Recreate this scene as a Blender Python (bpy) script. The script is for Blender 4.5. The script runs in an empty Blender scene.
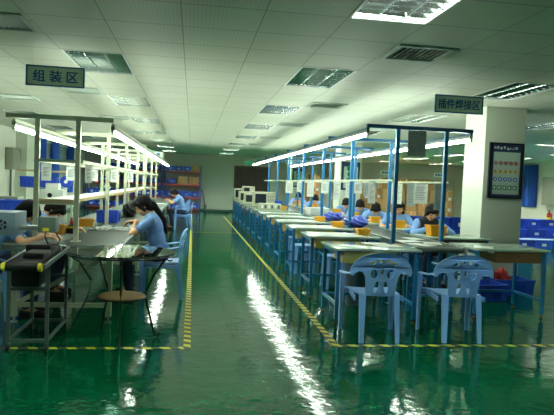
import bpy, bmesh, math, random
from mathutils import Vector, Matrix
random.seed(7)
scene = bpy.context.scene
COL = scene.collection
PI = math.pi
V = Vector
ORD = ['nearest', 'second', 'third', 'fourth', 'fifth', 'sixth', 'seventh', 'eighth', 'ninth', 'tenth',
       'eleventh', 'twelfth', 'thirteenth', 'fourteenth', 'fifteenth']
CEIL = 2.633
OX, OY, TP = -1.3252, 4.7153, 0.6          # ceiling grid origin and pitch

# ------------------------------------------------------------------ camera
cam_f, yaw, pit, roll = 573.8, .1473, -.0404, .0413
F = V((math.sin(yaw)*math.cos(pit), math.cos(yaw)*math.cos(pit), math.sin(pit)))
r0 = V((math.cos(yaw), -math.sin(yaw), 0)); u0 = r0.cross(F)
Rr = math.cos(roll)*r0 + math.sin(roll)*u0
Uu = -math.sin(roll)*r0 + math.cos(roll)*u0
cd = bpy.data.cameras.new('camera'); cam = bpy.data.objects.new('camera', cd); COL.objects.link(cam)
cd.sensor_width = 36; cd.lens = cam_f/554*36; cd.clip_start = .05; cd.clip_end = 200
M = Matrix((Rr, Uu, -F)).transposed().to_4x4(); M.translation = V((0, 0, 1.4))
cam.matrix_world = M
scene.camera = cam
def px(p):
    q = V(p)-V((0, 0, 1.4)); d = q.dot(F)
    if d < .1: return None
    return 277+cam_f*q.dot(Rr)/d, 207.5-cam_f*q.dot(Uu)/d

# ------------------------------------------------------------------ materials
def s2l(c): return tuple((x/12.92 if x <= .04045 else ((x+.055)/1.055)**2.4) for x in c)
MATS = {}
def mat(name, rgb, rough=.5, metal=0, spec=.5, emit=None, es=0, noise=0, nscale=8, bump=0, bscale=60, coat=0, trans=0, ior=1.45):
    m = bpy.data.materials.new(name); m.use_nodes = True
    nt = m.node_tree; b = nt.nodes['Principled BSDF']
    c = s2l([x/255 for x in rgb])+(1,)
    b.inputs['Base Color'].default_value = c
    b.inputs['Roughness'].default_value = rough
    b.inputs['Metallic'].default_value = metal
    b.inputs['Specular IOR Level'].default_value = spec
    b.inputs['Coat Weight'].default_value = coat
    b.inputs['Transmission Weight'].default_value = trans
    b.inputs['IOR'].default_value = ior
    if emit:
        b.inputs['Emission Color'].default_value = emit+(1,); b.inputs['Emission Strength'].default_value = es
    tc = nt.nodes.new('ShaderNodeTexCoord')
    if noise or bump:
        n = nt.nodes.new('ShaderNodeTexNoise'); n.inputs['Scale'].default_value = nscale; n.inputs['Detail'].default_value = 4
        nt.links.new(tc.outputs['Object'], n.inputs['Vector'])
        if noise:
            mr = nt.nodes.new('ShaderNodeMapRange'); mr.inputs['To Min'].default_value = 1-noise; mr.inputs['To Max'].default_value = 1+noise
            nt.links.new(n.outputs['Fac'], mr.inputs['Value'])
            mx = nt.nodes.new('ShaderNodeMix'); mx.data_type = 'RGBA'; mx.blend_type = 'MULTIPLY'; mx.inputs['Factor'].default_value = 1
            mx.inputs['A'].default_value = c
            nt.links.new(mr.outputs['Result'], mx.inputs['B']); nt.links.new(mx.outputs['Result'], b.inputs['Base Color'])
        if bump:
            n2 = nt.nodes.new('ShaderNodeTexNoise'); n2.inputs['Scale'].default_value = bscale
            nt.links.new(tc.outputs['Object'], n2.inputs['Vector'])
            bp = nt.nodes.new('ShaderNodeBump'); bp.inputs['Strength'].default_value = bump; bp.inputs['Distance'].default_value = .01
            nt.links.new(n2.outputs['Fac'], bp.inputs['Height']); nt.links.new(bp.outputs['Normal'], b.inputs['Normal'])
    MATS[name] = m
    return m

def math_node(nt, op, a, b=None):
    n = nt.nodes.new('ShaderNodeMath'); n.operation = op
    for i, x in enumerate((a, b)):
        if x is None: continue
        if isinstance(x, (int, float)): n.inputs[i].default_value = x
        else: nt.links.new(x, n.inputs[i])
    return n.outputs[0]

wall_m = mat('painted wall', (196, 202, 186), .75, noise=.03, nscale=1.5)
pillar_m = mat('pillar paint', (196, 204, 186), .6, noise=.03, nscale=2)
base_m = mat('green skirting', (16, 84, 62), .3)
cream_m = mat('cream painted steel', (192, 198, 172), .4, noise=.03)
blue_m = mat('blue painted steel', (28, 112, 168), .35, noise=.06)
bluedark_m = mat('dark blue painted steel', (24, 84, 124), .35, noise=.06)
desk_m = mat('laminate desk top', (176, 196, 180), .16, noise=.04, coat=.3)
drawer_m = mat('yellowish drawer board', (172, 164, 86), .5, noise=.06)
drawerside_m = mat('raw board edge', (190, 150, 96), .6)
foot_m = mat('rusty levelling foot', (120, 84, 62), .5, metal=.4)
chair_m = mat('blue plastic', (124, 170, 232), .32, noise=.03)
bin_blue = mat('royal blue plastic', (42, 82, 206), .4, noise=.05)
bin_blue2 = mat('dark blue plastic', (34, 68, 178), .4, noise=.05)
bin_cav = mat('bin label white', (190, 200, 210), .6)
yellow_m = mat('yellow plastic', (226, 160, 24), .4, noise=.05)
orange_m = mat('orange plastic', (204, 138, 30), .4, noise=.05)
belt_m = mat('dark green belt', (30, 50, 42), .5, noise=.08, nscale=14)
bench_m = mat('grey green bench top', (94, 114, 102), .45, noise=.05)
black_m = mat('black rubber', (16, 17, 19), .5, noise=.1)
iron_m = mat('black wrought iron', (18, 18, 18), .45, metal=.3)
alu_m = mat('aluminium', (176, 182, 178), .3, metal=.9)
steel_m = mat('grey painted steel', (74, 88, 82), .4, noise=.05)
machine_m = mat('grey blue machine paint', (122, 146, 158), .45, noise=.03)
ctrl_m = mat('grey green machine paint', (110, 126, 116), .5, noise=.03)
label_y = mat('yellow warning sticker', (226, 206, 34), .5)
wicker_m = mat('woven wicker', (158, 124, 74), .7, noise=.25, nscale=60, bump=.6, bscale=120)
paper_m = mat('white paper', (224, 228, 222), .7, noise=.02)
sheet_m = mat('grey printed sheet', (150, 164, 160), .5, noise=.05, nscale=40)
sheetline_m = mat('printed lines', (96, 108, 112), .6)
board_m = mat('shelf board', (206, 208, 198), .35, noise=.03)
wood_m = mat('wooden edge', (186, 166, 120), .5, noise=.1)
red_m = mat('red rack beam', (168, 40, 46), .4, noise=.06)
rackblue_m = mat('blue rack post', (36, 74, 150), .4)
card_m = mat('brown cardboard', (176, 140, 92), .7, noise=.1, nscale=5)
card2_m = mat('dull cardboard', (150, 118, 76), .7, noise=.1, nscale=5)
tape_m = mat('parcel tape', (202, 172, 120), .35)
door_m = mat('dark brown door', (66, 52, 44), .45, noise=.15, nscale=6)
door2_m = mat('brown door trim', (88, 70, 56), .45)
beige_m = mat('beige instrument plastic', (176, 178, 156), .45, noise=.03)
screen_m = mat('dark screen glass', (34, 44, 52), .12)
knob_m = mat('instrument knob', (80, 84, 84), .4)
curtain_m = mat('blue curtain', (52, 108, 204), .8, noise=.08)
window_m = mat('frosted window pane', (168, 184, 178), .25)
skin_m = mat('skin', (214, 160, 122), .5)
lip_m = mat('lips', (170, 92, 82), .5)
eye_m = mat('eyes', (30, 24, 22), .3)
hair_m = mat('black hair', (14, 12, 12), .7, spec=.25, noise=.3, nscale=30)
shirt_m = mat('light blue work shirt', (120, 158, 214), .8, noise=.06, nscale=20)
vest_m = mat('dark work vest', (34, 36, 48), .8, noise=.06)
jean_m = mat('dark trousers', (44, 52, 76), .85, noise=.1, nscale=30)
shoe_m = mat('dark shoes', (30, 28, 30), .5)
sign_m = mat('grey green sign board', (232, 244, 230), .5)
signb_m = mat('sign border blue', (30, 100, 160), .5)
signt_m = mat('sign lettering blue', (26, 92, 176), .5)
white_m = mat('white enamel', (222, 226, 220), .35)
mirror_m = mat('bright louvre aluminium', (226, 232, 230), .2, metal=1)
tube_off = mat('unlit tube glass', (222, 226, 222), .25)
vent_m = mat('vent grille paint', (184, 198, 184), .5)
ventdark_m = mat('vent duct dark', (64, 76, 68), .8)
foam_m = mat('white foam', (226, 230, 226), .7)
cloth_b = mat('blue violet plastic bag', (74, 92, 190), .35, noise=.12, nscale=12)
redbag_m = mat('red plastic sheet', (198, 50, 48), .4)
extg_m = mat('exit sign green', (20, 110, 66), .4, emit=(0.01, .12, .05), es=.6)
ext_red = mat('extinguisher red', (176, 36, 28), .35)
bucket_m = mat('grey blue bucket', (70, 88, 104), .45)
greybox_m = mat('grey steel cabinet', (134, 140, 126), .45)
lamp_m = mat('fluorescent tube', (255, 255, 255), .4, emit=(.88, 1.0, .86), es=26)
lampc_m = mat('ceiling light tube', (255, 255, 255), .4, emit=(.88, 1.0, .90), es=60)
pb_m = mat('poster navy', (38, 56, 96), .4)
pw_m = mat('poster paper', (168, 190, 178), .35)
pf_m = mat('poster black frame', (22, 24, 28), .35)
pr_m = mat('poster red', (176, 56, 48), .5); py_m = mat('poster yellow', (206, 170, 40), .5)
pbl_m = mat('poster blue', (40, 104, 190), .5); pg_m = mat('poster green', (24, 128, 72), .5)
navy_m = mat('bluish sheet', (150, 176, 214), .4)

def tex_floor():
    m = bpy.data.materials.new('green epoxy floor'); m.use_nodes = True; nt = m.node_tree; b = nt.nodes['Principled BSDF']
    tc = nt.nodes.new('ShaderNodeTexCoord')
    n = nt.nodes.new('ShaderNodeTexNoise'); n.inputs['Scale'].default_value = .7; n.inputs['Detail'].default_value = 5
    nt.links.new(tc.outputs['Object'], n.inputs['Vector'])
    cr = nt.nodes.new('ShaderNodeValToRGB')
    cr.color_ramp.elements[0].position = .3; cr.color_ramp.elements[0].color = s2l((0/255, 72/255, 43/255))+(1,)
    cr.color_ramp.elements[1].position = .7; cr.color_ramp.elements[1].color = s2l((2/255, 86/255, 54/255))+(1,)
    nt.links.new(n.outputs['Fac'], cr.inputs['Fac']); nt.links.new(cr.outputs['Color'], b.inputs['Base Color'])
    b.inputs['Roughness'].default_value = .085; b.inputs['Specular IOR Level'].default_value = .17
    n2 = nt.nodes.new('ShaderNodeTexNoise'); n2.inputs['Scale'].default_value = 6; n2.inputs['Detail'].default_value = 3
    n3 = nt.nodes.new('ShaderNodeTexNoise'); n3.inputs['Scale'].default_value = 16; n3.inputs['Detail'].default_value = 2
    for q in (n2, n3): nt.links.new(tc.outputs['Object'], q.inputs['Vector'])
    s = math_node(nt, 'ADD', n2.outputs['Fac'], math_node(nt, 'MULTIPLY', n3.outputs['Fac'], .22))
    bp = nt.nodes.new('ShaderNodeBump'); bp.inputs['Strength'].default_value = .8; bp.inputs['Distance'].default_value = .005
    nt.links.new(s, bp.inputs['Height']); nt.links.new(bp.outputs['Normal'], b.inputs['Normal'])
    return m
floor_m = tex_floor()

def tex_ceil():
    m = bpy.data.materials.new('perforated ceiling tiles'); m.use_nodes = True; nt = m.node_tree; b = nt.nodes['Principled BSDF']
    tc = nt.nodes.new('ShaderNodeTexCoord'); sp = nt.nodes.new('ShaderNodeSeparateXYZ'); nt.links.new(tc.outputs['Object'], sp.inputs[0])
    def frac(o, off, p): return math_node(nt, 'FRACT', math_node(nt, 'DIVIDE', math_node(nt, 'SUBTRACT', o, off), p))
    def edge(fr, w):      # 1 near the joint
        d = math_node(nt, 'ABSOLUTE', math_node(nt, 'SUBTRACT', fr, .5))
        return math_node(nt, 'GREATER_THAN', d, .5-w)
    fx = frac(sp.outputs[0], OX-60, TP); fy = frac(sp.outputs[1], OY-60, TP)
    ex = edge(fx, .009); ey = edge(fy, .013)
    e = math_node(nt, 'MAXIMUM', ex, ey)
    st = math_node(nt, 'GREATER_THAN', math_node(nt, 'ABSOLUTE', math_node(nt, 'SUBTRACT', frac(sp.outputs[0], OX-60, .03), .5)), .36)
    n = nt.nodes.new('ShaderNodeTexWhiteNoise'); n.noise_dimensions = '2D'
    cv = nt.nodes.new('ShaderNodeCombineXYZ')
    nt.links.new(math_node(nt, 'FLOOR', math_node(nt, 'DIVIDE', math_node(nt, 'SUBTRACT', sp.outputs[0], OX-60), TP)), cv.inputs[0])
    nt.links.new(math_node(nt, 'FLOOR', math_node(nt, 'DIVIDE', math_node(nt, 'SUBTRACT', sp.outputs[1], OY-60), TP)), cv.inputs[1])
    nt.links.new(cv.outputs[0], n.inputs['Vector'])
    v = math_node(nt, 'ADD', math_node(nt, 'MULTIPLY', n.outputs['Value'], .05), .96)
    v = math_node(nt, 'MULTIPLY', v, math_node(nt, 'SUBTRACT', 1.0, math_node(nt, 'MULTIPLY', st, .1)))
    v = math_node(nt, 'MULTIPLY', v, math_node(nt, 'SUBTRACT', 1.0, math_node(nt, 'MULTIPLY', e, .45)))
    mx = nt.nodes.new('ShaderNodeMix'); mx.data_type = 'RGBA'; mx.blend_type = 'MULTIPLY'; mx.inputs['Factor'].default_value = 1
    mx.inputs['A'].default_value = s2l((206/255, 210/255, 192/255))+(1,)
    cc = nt.nodes.new('ShaderNodeCombineColor')
    for i in range(3): nt.links.new(v, cc.inputs[i])
    nt.links.new(cc.outputs[0], mx.inputs['B']); nt.links.new(mx.outputs['Result'], b.inputs['Base Color'])
    b.inputs['Roughness'].default_value = .55; b.inputs['Specular IOR Level'].default_value = .3
    return m
ceil_m = tex_ceil()

def tex_tape(ax, ay, nm):
    m = bpy.data.materials.new(nm); m.use_nodes = True; nt = m.node_tree; b = nt.nodes['Principled BSDF']
    tc = nt.nodes.new('ShaderNodeTexCoord'); sp = nt.nodes.new('ShaderNodeSeparateXYZ'); nt.links.new(tc.outputs['Object'], sp.inputs[0])
    s = math_node(nt, 'ADD', math_node(nt, 'MULTIPLY', sp.outputs[0], ax), math_node(nt, 'MULTIPLY', sp.outputs[1], ay))
    fr = math_node(nt, 'FRACT', math_node(nt, 'DIVIDE', math_node(nt, 'ADD', s, 100), .15))
    k = math_node(nt, 'GREATER_THAN', fr, .5)
    mx = nt.nodes.new('ShaderNodeMix'); mx.data_type = 'RGBA'
    nt.links.new(k, mx.inputs['Factor'])
    mx.inputs['A'].default_value = s2l((206/255, 196/255, 50/255))+(1,); mx.inputs['B'].default_value = s2l((12/255, 20/255, 17/255))+(1,)
    nt.links.new(mx.outputs['Result'], b.inputs['Base Color']); b.inputs['Roughness'].default_value = .4
    return m
tapestripe_m = tex_tape(.6, 1, 'yellow and black hazard tape')
tapecross_m = tex_tape(1, .45, 'yellow and black crossing tape')
tapeyel_m = mat('plain yellow floor tape', (196, 186, 60), .4)

def glass_mat():
    m = bpy.data.materials.new('tinted table glass'); m.use_nodes = True; nt = m.node_tree
    b = nt.nodes['Principled BSDF']; out = nt.nodes['Material Output']
    b.inputs['Base Color'].default_value = s2l((.35, .46, .42))+(1,); b.inputs['Roughness'].default_value = .03
    b.inputs['Transmission Weight'].default_value = .9; b.inputs['IOR'].default_value = 1.5
    return m
glass_m = glass_mat()

# ------------------------------------------------------------------ mesh helpers
class MB:
    def __init__(s): s.bm = bmesh.new()
    def _mi(s, faces, mi):
        if mi:
            for f in faces: f.material_index = mi
    def box(s, c, d, bev=0, rot=None, mi=0):
        r = bmesh.ops.create_cube(s.bm, size=1)
        vs = r['verts']
        mtx = Matrix.Translation(V(c)) @ (rot.to_4x4() if rot else Matrix.Identity(4)) @ Matrix.Diagonal((*d, 1))
        bmesh.ops.transform(s.bm, matrix=mtx, verts=vs)
        fs = set(f for v in vs for f in v.link_faces)
        s._mi(fs, mi)
        if bev:
            es = list(set(e for v in vs for e in v.link_edges))
            bmesh.ops.bevel(s.bm, geom=es, offset=bev, segments=2, affect='EDGES', profile=.6)
        return s
    def ext(s, x0, x1, y0, y1, z0, z1, bev=0, mi=0):
        return s.box(((x0+x1)/2, (y0+y1)/2, (z0+z1)/2), (x1-x0, y1-y0, z1-z0), bev, None, mi)
    def cone(s, p0, p1, ra, rb, seg=16, mi=0):
        p0, p1 = V(p0), V(p1); d = p1-p0
        r = bmesh.ops.create_cone(s.bm, cap_ends=True, segments=seg, radius1=ra, radius2=max(rb, 1e-5), depth=d.length)
        q = V((0, 0, 1)).rotation_difference(d.normalized()).to_matrix().to_4x4()
        bmesh.ops.transform(s.bm, matrix=Matrix.Translation((p0+p1)/2) @ q, verts=r['verts'])
        s._mi(set(f for v in r['verts'] for f in v.link_faces), mi)
        return s
    def cyl(s, p0, p1, r, seg=16, mi=0): return s.cone(p0, p1, r, r, seg, mi)
    def ball(s, c, d, seg=16, rot=None, mi=0):
        r = bmesh.ops.create_uvsphere(s.bm, u_segments=seg, v_segments=max(6, seg//2), radius=1)
        d = (d, d, d) if isinstance(d, (int, float)) else d
        bmesh.ops.transform(s.bm, matrix=Matrix.Translation(V(c)) @ (rot.to_4x4() if rot else Matrix.Identity(4)) @ Matrix.Diagonal((*d, 1)), verts=r['verts'])
        s._mi(set(f for v in r['verts'] for f in v.link_faces), mi)
        return s
    def cap(s, p0, p1, ra, rb=None, seg=12):           # tapered capsule
        rb = ra if rb is None else rb
        s.ball(p0, ra, seg); s.ball(p1, rb, seg)
        if (V(p1)-V(p0)).length > 1e-4: s.cone(p0, p1, ra, rb, seg)
        return s
    def sweep(s, path, prof, up=(0, 0, 1), closed=False, scales=None):   # prof: list of (a,b) in side/normal axes
        path = [V(p) for p in path]; n = len(path); rings = []
        for i, p in enumerate(path):
            if closed: t = path[(i+1) % n]-path[i-1]
            else: t = path[min(i+1, n-1)]-path[max(i-1, 0)]
            t.normalize(); side = t.cross(V(up))
            if side.length < 1e-3: side = t.cross(V((0, 1, 0)))
            side.normalize(); nr = side.cross(t).normalized()
            k = scales[i] if scales else 1
            rings.append([s.bm.verts.new(p+side*a*k+nr*b*k) for a, b in prof])
        m = len(prof)
        for i in range(n if closed else n-1):
            A, B = rings[i], rings[(i+1) % n]
            for j in range(m):
                s.bm.faces.new((A[j], A[(j+1) % m], B[(j+1) % m], B[j]))
        if not closed:
            s.bm.faces.new(rings[0][::-1]); s.bm.faces.new(rings[-1])
        return s
    def tube(s, path, r, seg=8, closed=False):
        return s.sweep(path, [(r*math.cos(2*PI*k/seg), r*math.sin(2*PI*k/seg)) for k in range(seg)], closed=closed)
    def lathe(s, prof, c=(0, 0, 0), seg=24):
        c = V(c); rings = []
        for r, z in prof: rings.append([s.bm.verts.new(c+V((max(r, 1e-4)*math.cos(2*PI*k/seg), max(r, 1e-4)*math.sin(2*PI*k/seg), z))) for k in range(seg)])
        for A, B in zip(rings, rings[1:]):
            for j in range(seg): s.bm.faces.new((A[j], A[(j+1) % seg], B[(j+1) % seg], B[j]))
        s.bm.faces.new(rings[0][::-1]); s.bm.faces.new(rings[-1])
        return s
    def poly(s, pts, t, mi=0):                       # pts: 3D outline, extruded by vector t
        a = [s.bm.verts.new(V(p)) for p in pts]; b = [s.bm.verts.new(V(p)+V(t)) for p in pts]
        n = len(a); fs = [s.bm.faces.new(a[::-1]), s.bm.faces.new(b)]
        for i in range(n): fs.append(s.bm.faces.new((a[i], a[(i+1) % n], b[(i+1) % n], b[i])))
        s._mi(fs, mi); return s
    def mesh(s, name, mats, smooth=True, recalc=True):
        if recalc: bmesh.ops.recalc_face_normals(s.bm, faces=s.bm.faces)
        me = bpy.data.meshes.new(name); s.bm.to_mesh(me); s.bm.free()
        for m in (mats if isinstance(mats, (list, tuple)) else [mats]): me.materials.append(m)
        if smooth:
            for p in me.polygons: p.use_smooth = True
            me.set_sharp_from_angle(angle=math.radians(38))
        return me

def link(name, me, parent=None, loc=None, rz=0):
    o = bpy.data.objects.new(name, me); COL.objects.link(o)
    if parent: o.parent = parent
    if loc: o.location = loc
    if rz: o.rotation_euler = (0, 0, rz)
    return o
def part(name, mb, mats, parent, smooth=True, label=None):
    o = link(name, mb.mesh(name, mats, smooth), parent)
    if label: o['label'] = label
    return o
def tag(o, label, cat, group=None, kind=None):
    o['label'] = label; o['category'] = cat
    if group: o['group'] = group
    if kind: o['kind'] = kind
    return o
def thing(name, label, cat, loc=(0, 0, 0), rz=0, group=None):
    o = link(name, None, None, loc, rz); o.empty_display_size = .1
    return tag(o, label, cat, group)
def solo(name, mb, mats, label, cat, loc=(0, 0, 0), rz=0, group=None, smooth=True):
    return tag(link(name, mb.mesh(name, mats, smooth), None, loc, rz), label, cat, group)
def struct(name, mb, mats, parent=None, smooth=False):
    o = link(name, mb.mesh(name, mats, smooth), parent)
    if not parent: o['kind'] = 'structure'
    return o
def dup(root, loc, rz, label=None, group=None):
    c = root.copy(); COL.objects.link(c); c.location = loc; c.rotation_euler = (0, 0, rz)
    if label: c['label'] = label
    if group: c['group'] = group
    for ch in root.children:
        d = ch.copy(); COL.objects.link(d); d.parent = c
        for g in ch.children:
            e = g.copy(); COL.objects.link(e); e.parent = d
    return c

# ------------------------------------------------------------------ room shell
XL, XR, YB, YF = -4.9, 13.0, 27.3, -9.0
struct('floor', MB().ext(XL-.2, XR+.2, YF-.2, YB+.2, -.1, 0), floor_m)
struct('wall_back', MB().ext(XL-.2, XR+.2, YB, YB+.2, 0, CEIL+.3), wall_m)
struct('wall_left', MB().ext(XL-.2, XL, YF, YB, 0, CEIL+.3), wall_m)
struct('wall_right', MB().ext(XR, XR+.2, YF, YB, 0, CEIL+.3), wall_m)
struct('wall_front', MB().ext(XL-.2, XR+.2, YF-.2, YF, 0, CEIL+.3), wall_m)
struct('baseboard_back', MB().ext(XL, XR, YB-.012, YB, 0, .1), base_m)
struct('baseboard_left', MB().ext(XL, XL+.012, YF, YB-.02, 0, .1), base_m)
struct('baseboard_right', MB().ext(XR-.012, XR, YF, YB-.02, 0, .1), base_m)
struct('trim_1', MB().ext(XL, XL+.3, 16.9, 17.7, 0, CEIL), pillar_m)      # pilaster on the left wall

LIGHTS, VENTS = [], []
for c in (-4, 0, 4, 8, 12, 16, 20):
    for r in (-13, -8, -3, 2, 7, 12, 17, 22, 27, 32):
        ok = False
        for dx in (0, 1):
            for dy in (0, 2):
                p = px((OX+(c+dx)*TP, OY+(r+dy)*TP, CEIL))
                if p and -10 < p[0] < 564 and -10 < p[1] < 420: ok = True
        if ok or (c in (-4, 0, 4, 8, 12) and r in (-13, -8, -3)): LIGHTS.append((c, r))
for c, r in ((-1, 0), (-1, 6), (-1, 12), (-1, 18), (5, 0), (5, 6), (5, 11), (5, 17), (5, 22), (-3, 8), (-3, 14)): VENTS.append((c, r))
hole = set((c, r+k) for c, r in LIGHTS for k in (0, 1)) | set(VENTS)
cm = MB()
xs = [XL]+[OX+k*TP for k in range(-5, 24) if XL < OX+k*TP < XR]+[XR]
ys = [YF]+[OY+k*TP for k in range(-24, 40) if YF < OY+k*TP < YB]+[YB]
vg = {}
def cv(i, j):
    if (i, j) not in vg: vg[(i, j)] = cm.bm.verts.new((xs[i], ys[j], CEIL))
    return vg[(i, j)]
for i in range(len(xs)-1):
    for j in range(len(ys)-1):
        c = math.floor(((xs[i]+xs[i+1])/2-OX)/TP); r = math.floor(((ys[j]+ys[j+1])/2-OY)/TP)
        if (c, r) in hole: continue
        cm.bm.faces.new((cv(i, j), cv(i, j+1), cv(i+1, j+1), cv(i+1, j)))
me = cm.mesh('ceiling', ceil_m, False, recalc=False)
co = link('ceiling', me); co['kind'] = 'structure'
struct('trim_2', MB().ext(XL-.2, XR+.2, YF-.2, YB+.2, CEIL+.3, CEIL+.4), wall_m)      # slab over the suspended ceiling

# pillars
for k, y in enumerate((7.7, 15.8, 23.9)):
    p = struct('pillar' , MB().ext(4.1, 4.72, y, y+.62, 0, CEIL, .008), pillar_m)
    p['label'] = ['square white pillar nearest the camera beside the right line', 'second white pillar farther down the right line', 'farthest white pillar near the back wall'][k]

# ceiling lights
lampw_m = mat('bright ceiling light tube', (255, 255, 255), .4, emit=(1.0, .97, .84), es=100)
lampn_m = mat('soft ceiling light tube', (255, 255, 255), .4, emit=(.88, 1.0, .90), es=22)
def troffer(lit):
    t = thing('ceiling_light', 'x', 'ceiling light', group='recessed ceiling lights')
    hw, hl = .298, .598
    m = MB(); z1 = .10
    for q in ((-hw, -hw+.008, -hl, hl), (hw-.008, hw, -hl, hl), (-hw, hw, -hl, -hl+.008), (-hw, hw, hl-.008, hl)): m.ext(*q, 0.0, z1)
    m.ext(-hw, hw, -hl, hl, z1-.006, z1)
    part('housing', m, mirror_m, t, False)
    m = MB()
    for q in ((-hw, -hw+.018, -hl, hl), (hw-.018, hw, -hl, hl), (-hw+.018, hw-.018, -hl, -hl+.018), (-hw+.018, hw-.018, hl-.018, hl)): m.ext(*q, -.006, .002)
    part('frame', m, white_m, t, False)
    m = MB()
    for x in (-.1, .1): m.poly([(x-.003, -hl+.02, .002), (x+.003, -hl+.02, .002), (x+.014, -hl+.02, .05), (x-.014, -hl+.02, .05)], (0, 2*hl-.04, 0))
    for k in range(9):
        y = -hl+(k+1)*2*hl/10
        for x in (-.19, 0, .19):
            m.poly([(x-.085, y-.002, .002), (x-.085, y+.002, .002), (x-.085, y+.016, .05), (x-.085, y-.016, .05)], (.17, 0, 0))
    part('louvre', m, mirror_m, t, False)
    for x in (-.19, 0, .19): part('tube', MB().cyl((x, -.55, .062), (x, .55, .062), .015, 10), [tube_off, lampc_m, lampw_m, lampn_m][lit], t)
    return t
colname = {-4: 'column at the far left', 0: 'column above the left line', 4: 'column above the aisle', 8: 'column above the right line',
           12: 'first column beyond the pillars', 16: 'second column beyond the pillars', 20: 'column along the right wall'}
cnt = {}
proto = {}
for c, r in LIGHTS:
    lit = 2 if (c >= 12 and r >= 12) else 3 if r <= -3 else 1 if r >= 27 else 0
    k = cnt.get(c, 0); cnt[c] = k+1
    lab = f"{ORD[k]} recessed mirror louvre ceiling light in the {colname[c]}"
    loc = (OX+(c+.5)*TP, OY+(r+1)*TP, CEIL)
    if lit not in proto: proto[lit] = troffer(lit); o = proto[lit]; o.location = loc; o['label'] = lab
    else: dup(proto[lit], loc, 0, lab)
# vents
def vent():
    t = thing('ceiling_vent', 'x', 'air vent', group='ceiling air vents')
    h = .27; m = MB()
    for q in ((-h, -h+.04, -h, h), (h-.04, h, -h, h), (-h+.04, h-.04, -h, -h+.04), (-h+.04, h-.04, h-.04, h)): m.ext(*q, -.012, .004)
    part('frame', m, vent_m, t, False)
    m = MB()
    for k in range(9):
        m.box((-.19+k*.0475, 0, .012), (.003, 2*h-.08, .04), rot=Matrix.Rotation(math.radians(38), 3, 'Y'))
    part('slats', m, vent_m, t, False)
    m = MB()
    for q in ((-.3, -h+.04, -.3, .3), (h-.04, .3, -.3, .3), (-h+.04, h-.04, -.3, -h+.04), (-h+.04, h-.04, h-.04, .3)): m.ext(*q, .004, .008)
    part('tile_panel', m, ceil_m, t, False)
    part('duct', MB().ext(-h+.03, h-.03, -h+.03, h-.03, .06, .1), ventdark_m, t, False)
    return t
vp = None; vc = {}
vname = {-1: 'row left of the aisle', 5: 'row right of the aisle lights', -3: 'row at the far left'}
for c, r in VENTS:
    k = vc.get(c, 0); vc[c] = k+1
    lab = f"{ORD[k]} square ceiling air vent from the camera in the {vname[c]}"
    loc = (OX+(c+.5)*TP, OY+(r+.5)*TP, CEIL)
    if vp is None: vp = vent(); vp.location = loc; vp['label'] = lab
    else: dup(vp, loc, 0, lab)

# ------------------------------------------------------------------ floor tape
def tape(name, x0, x1, y0, y1, m, label):
    solo(name, MB().ext(x0-(x0+x1)/2, x1-(x0+x1)/2, y0-(y0+y1)/2, y1-(y0+y1)/2, 0, .0015), m, label, 'floor tape', ((x0+x1)/2, (y0+y1)/2, 0.0005), group='floor marking tapes', smooth=False)
tape('floor_tape', -.03, .03, 4.77, 11.4, tapestripe_m, 'striped yellow and black tape along the left side of the aisle')
tape('floor_tape', -.025, .025, 11.4, 24.5, tapeyel_m, 'plain yellow tape continuing the left aisle line into the distance')
tape('floor_tape', -2.3, -.03, 4.77, 4.83, tapecross_m, 'striped yellow and black tape crossing in front of the round glass table')
tape('floor_tape', 1.27, 1.33, 4.81, 9.6, tapestripe_m, 'striped yellow and black tape along the right side of the aisle')
tape('floor_tape', 1.275, 1.325, 9.6, 23.5, tapeyel_m, 'plain yellow tape continuing the right aisle line beside the desks')
tape('floor_tape', 1.33, 5.6, 4.84, 4.90, tapecross_m, 'striped yellow and black tape crossing in front of the two blue chairs')
tape('floor_tape', .03, 1.27, 15.82, 15.87, tapeyel_m, 'thin plain yellow tape crossing the aisle halfway down')

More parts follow.
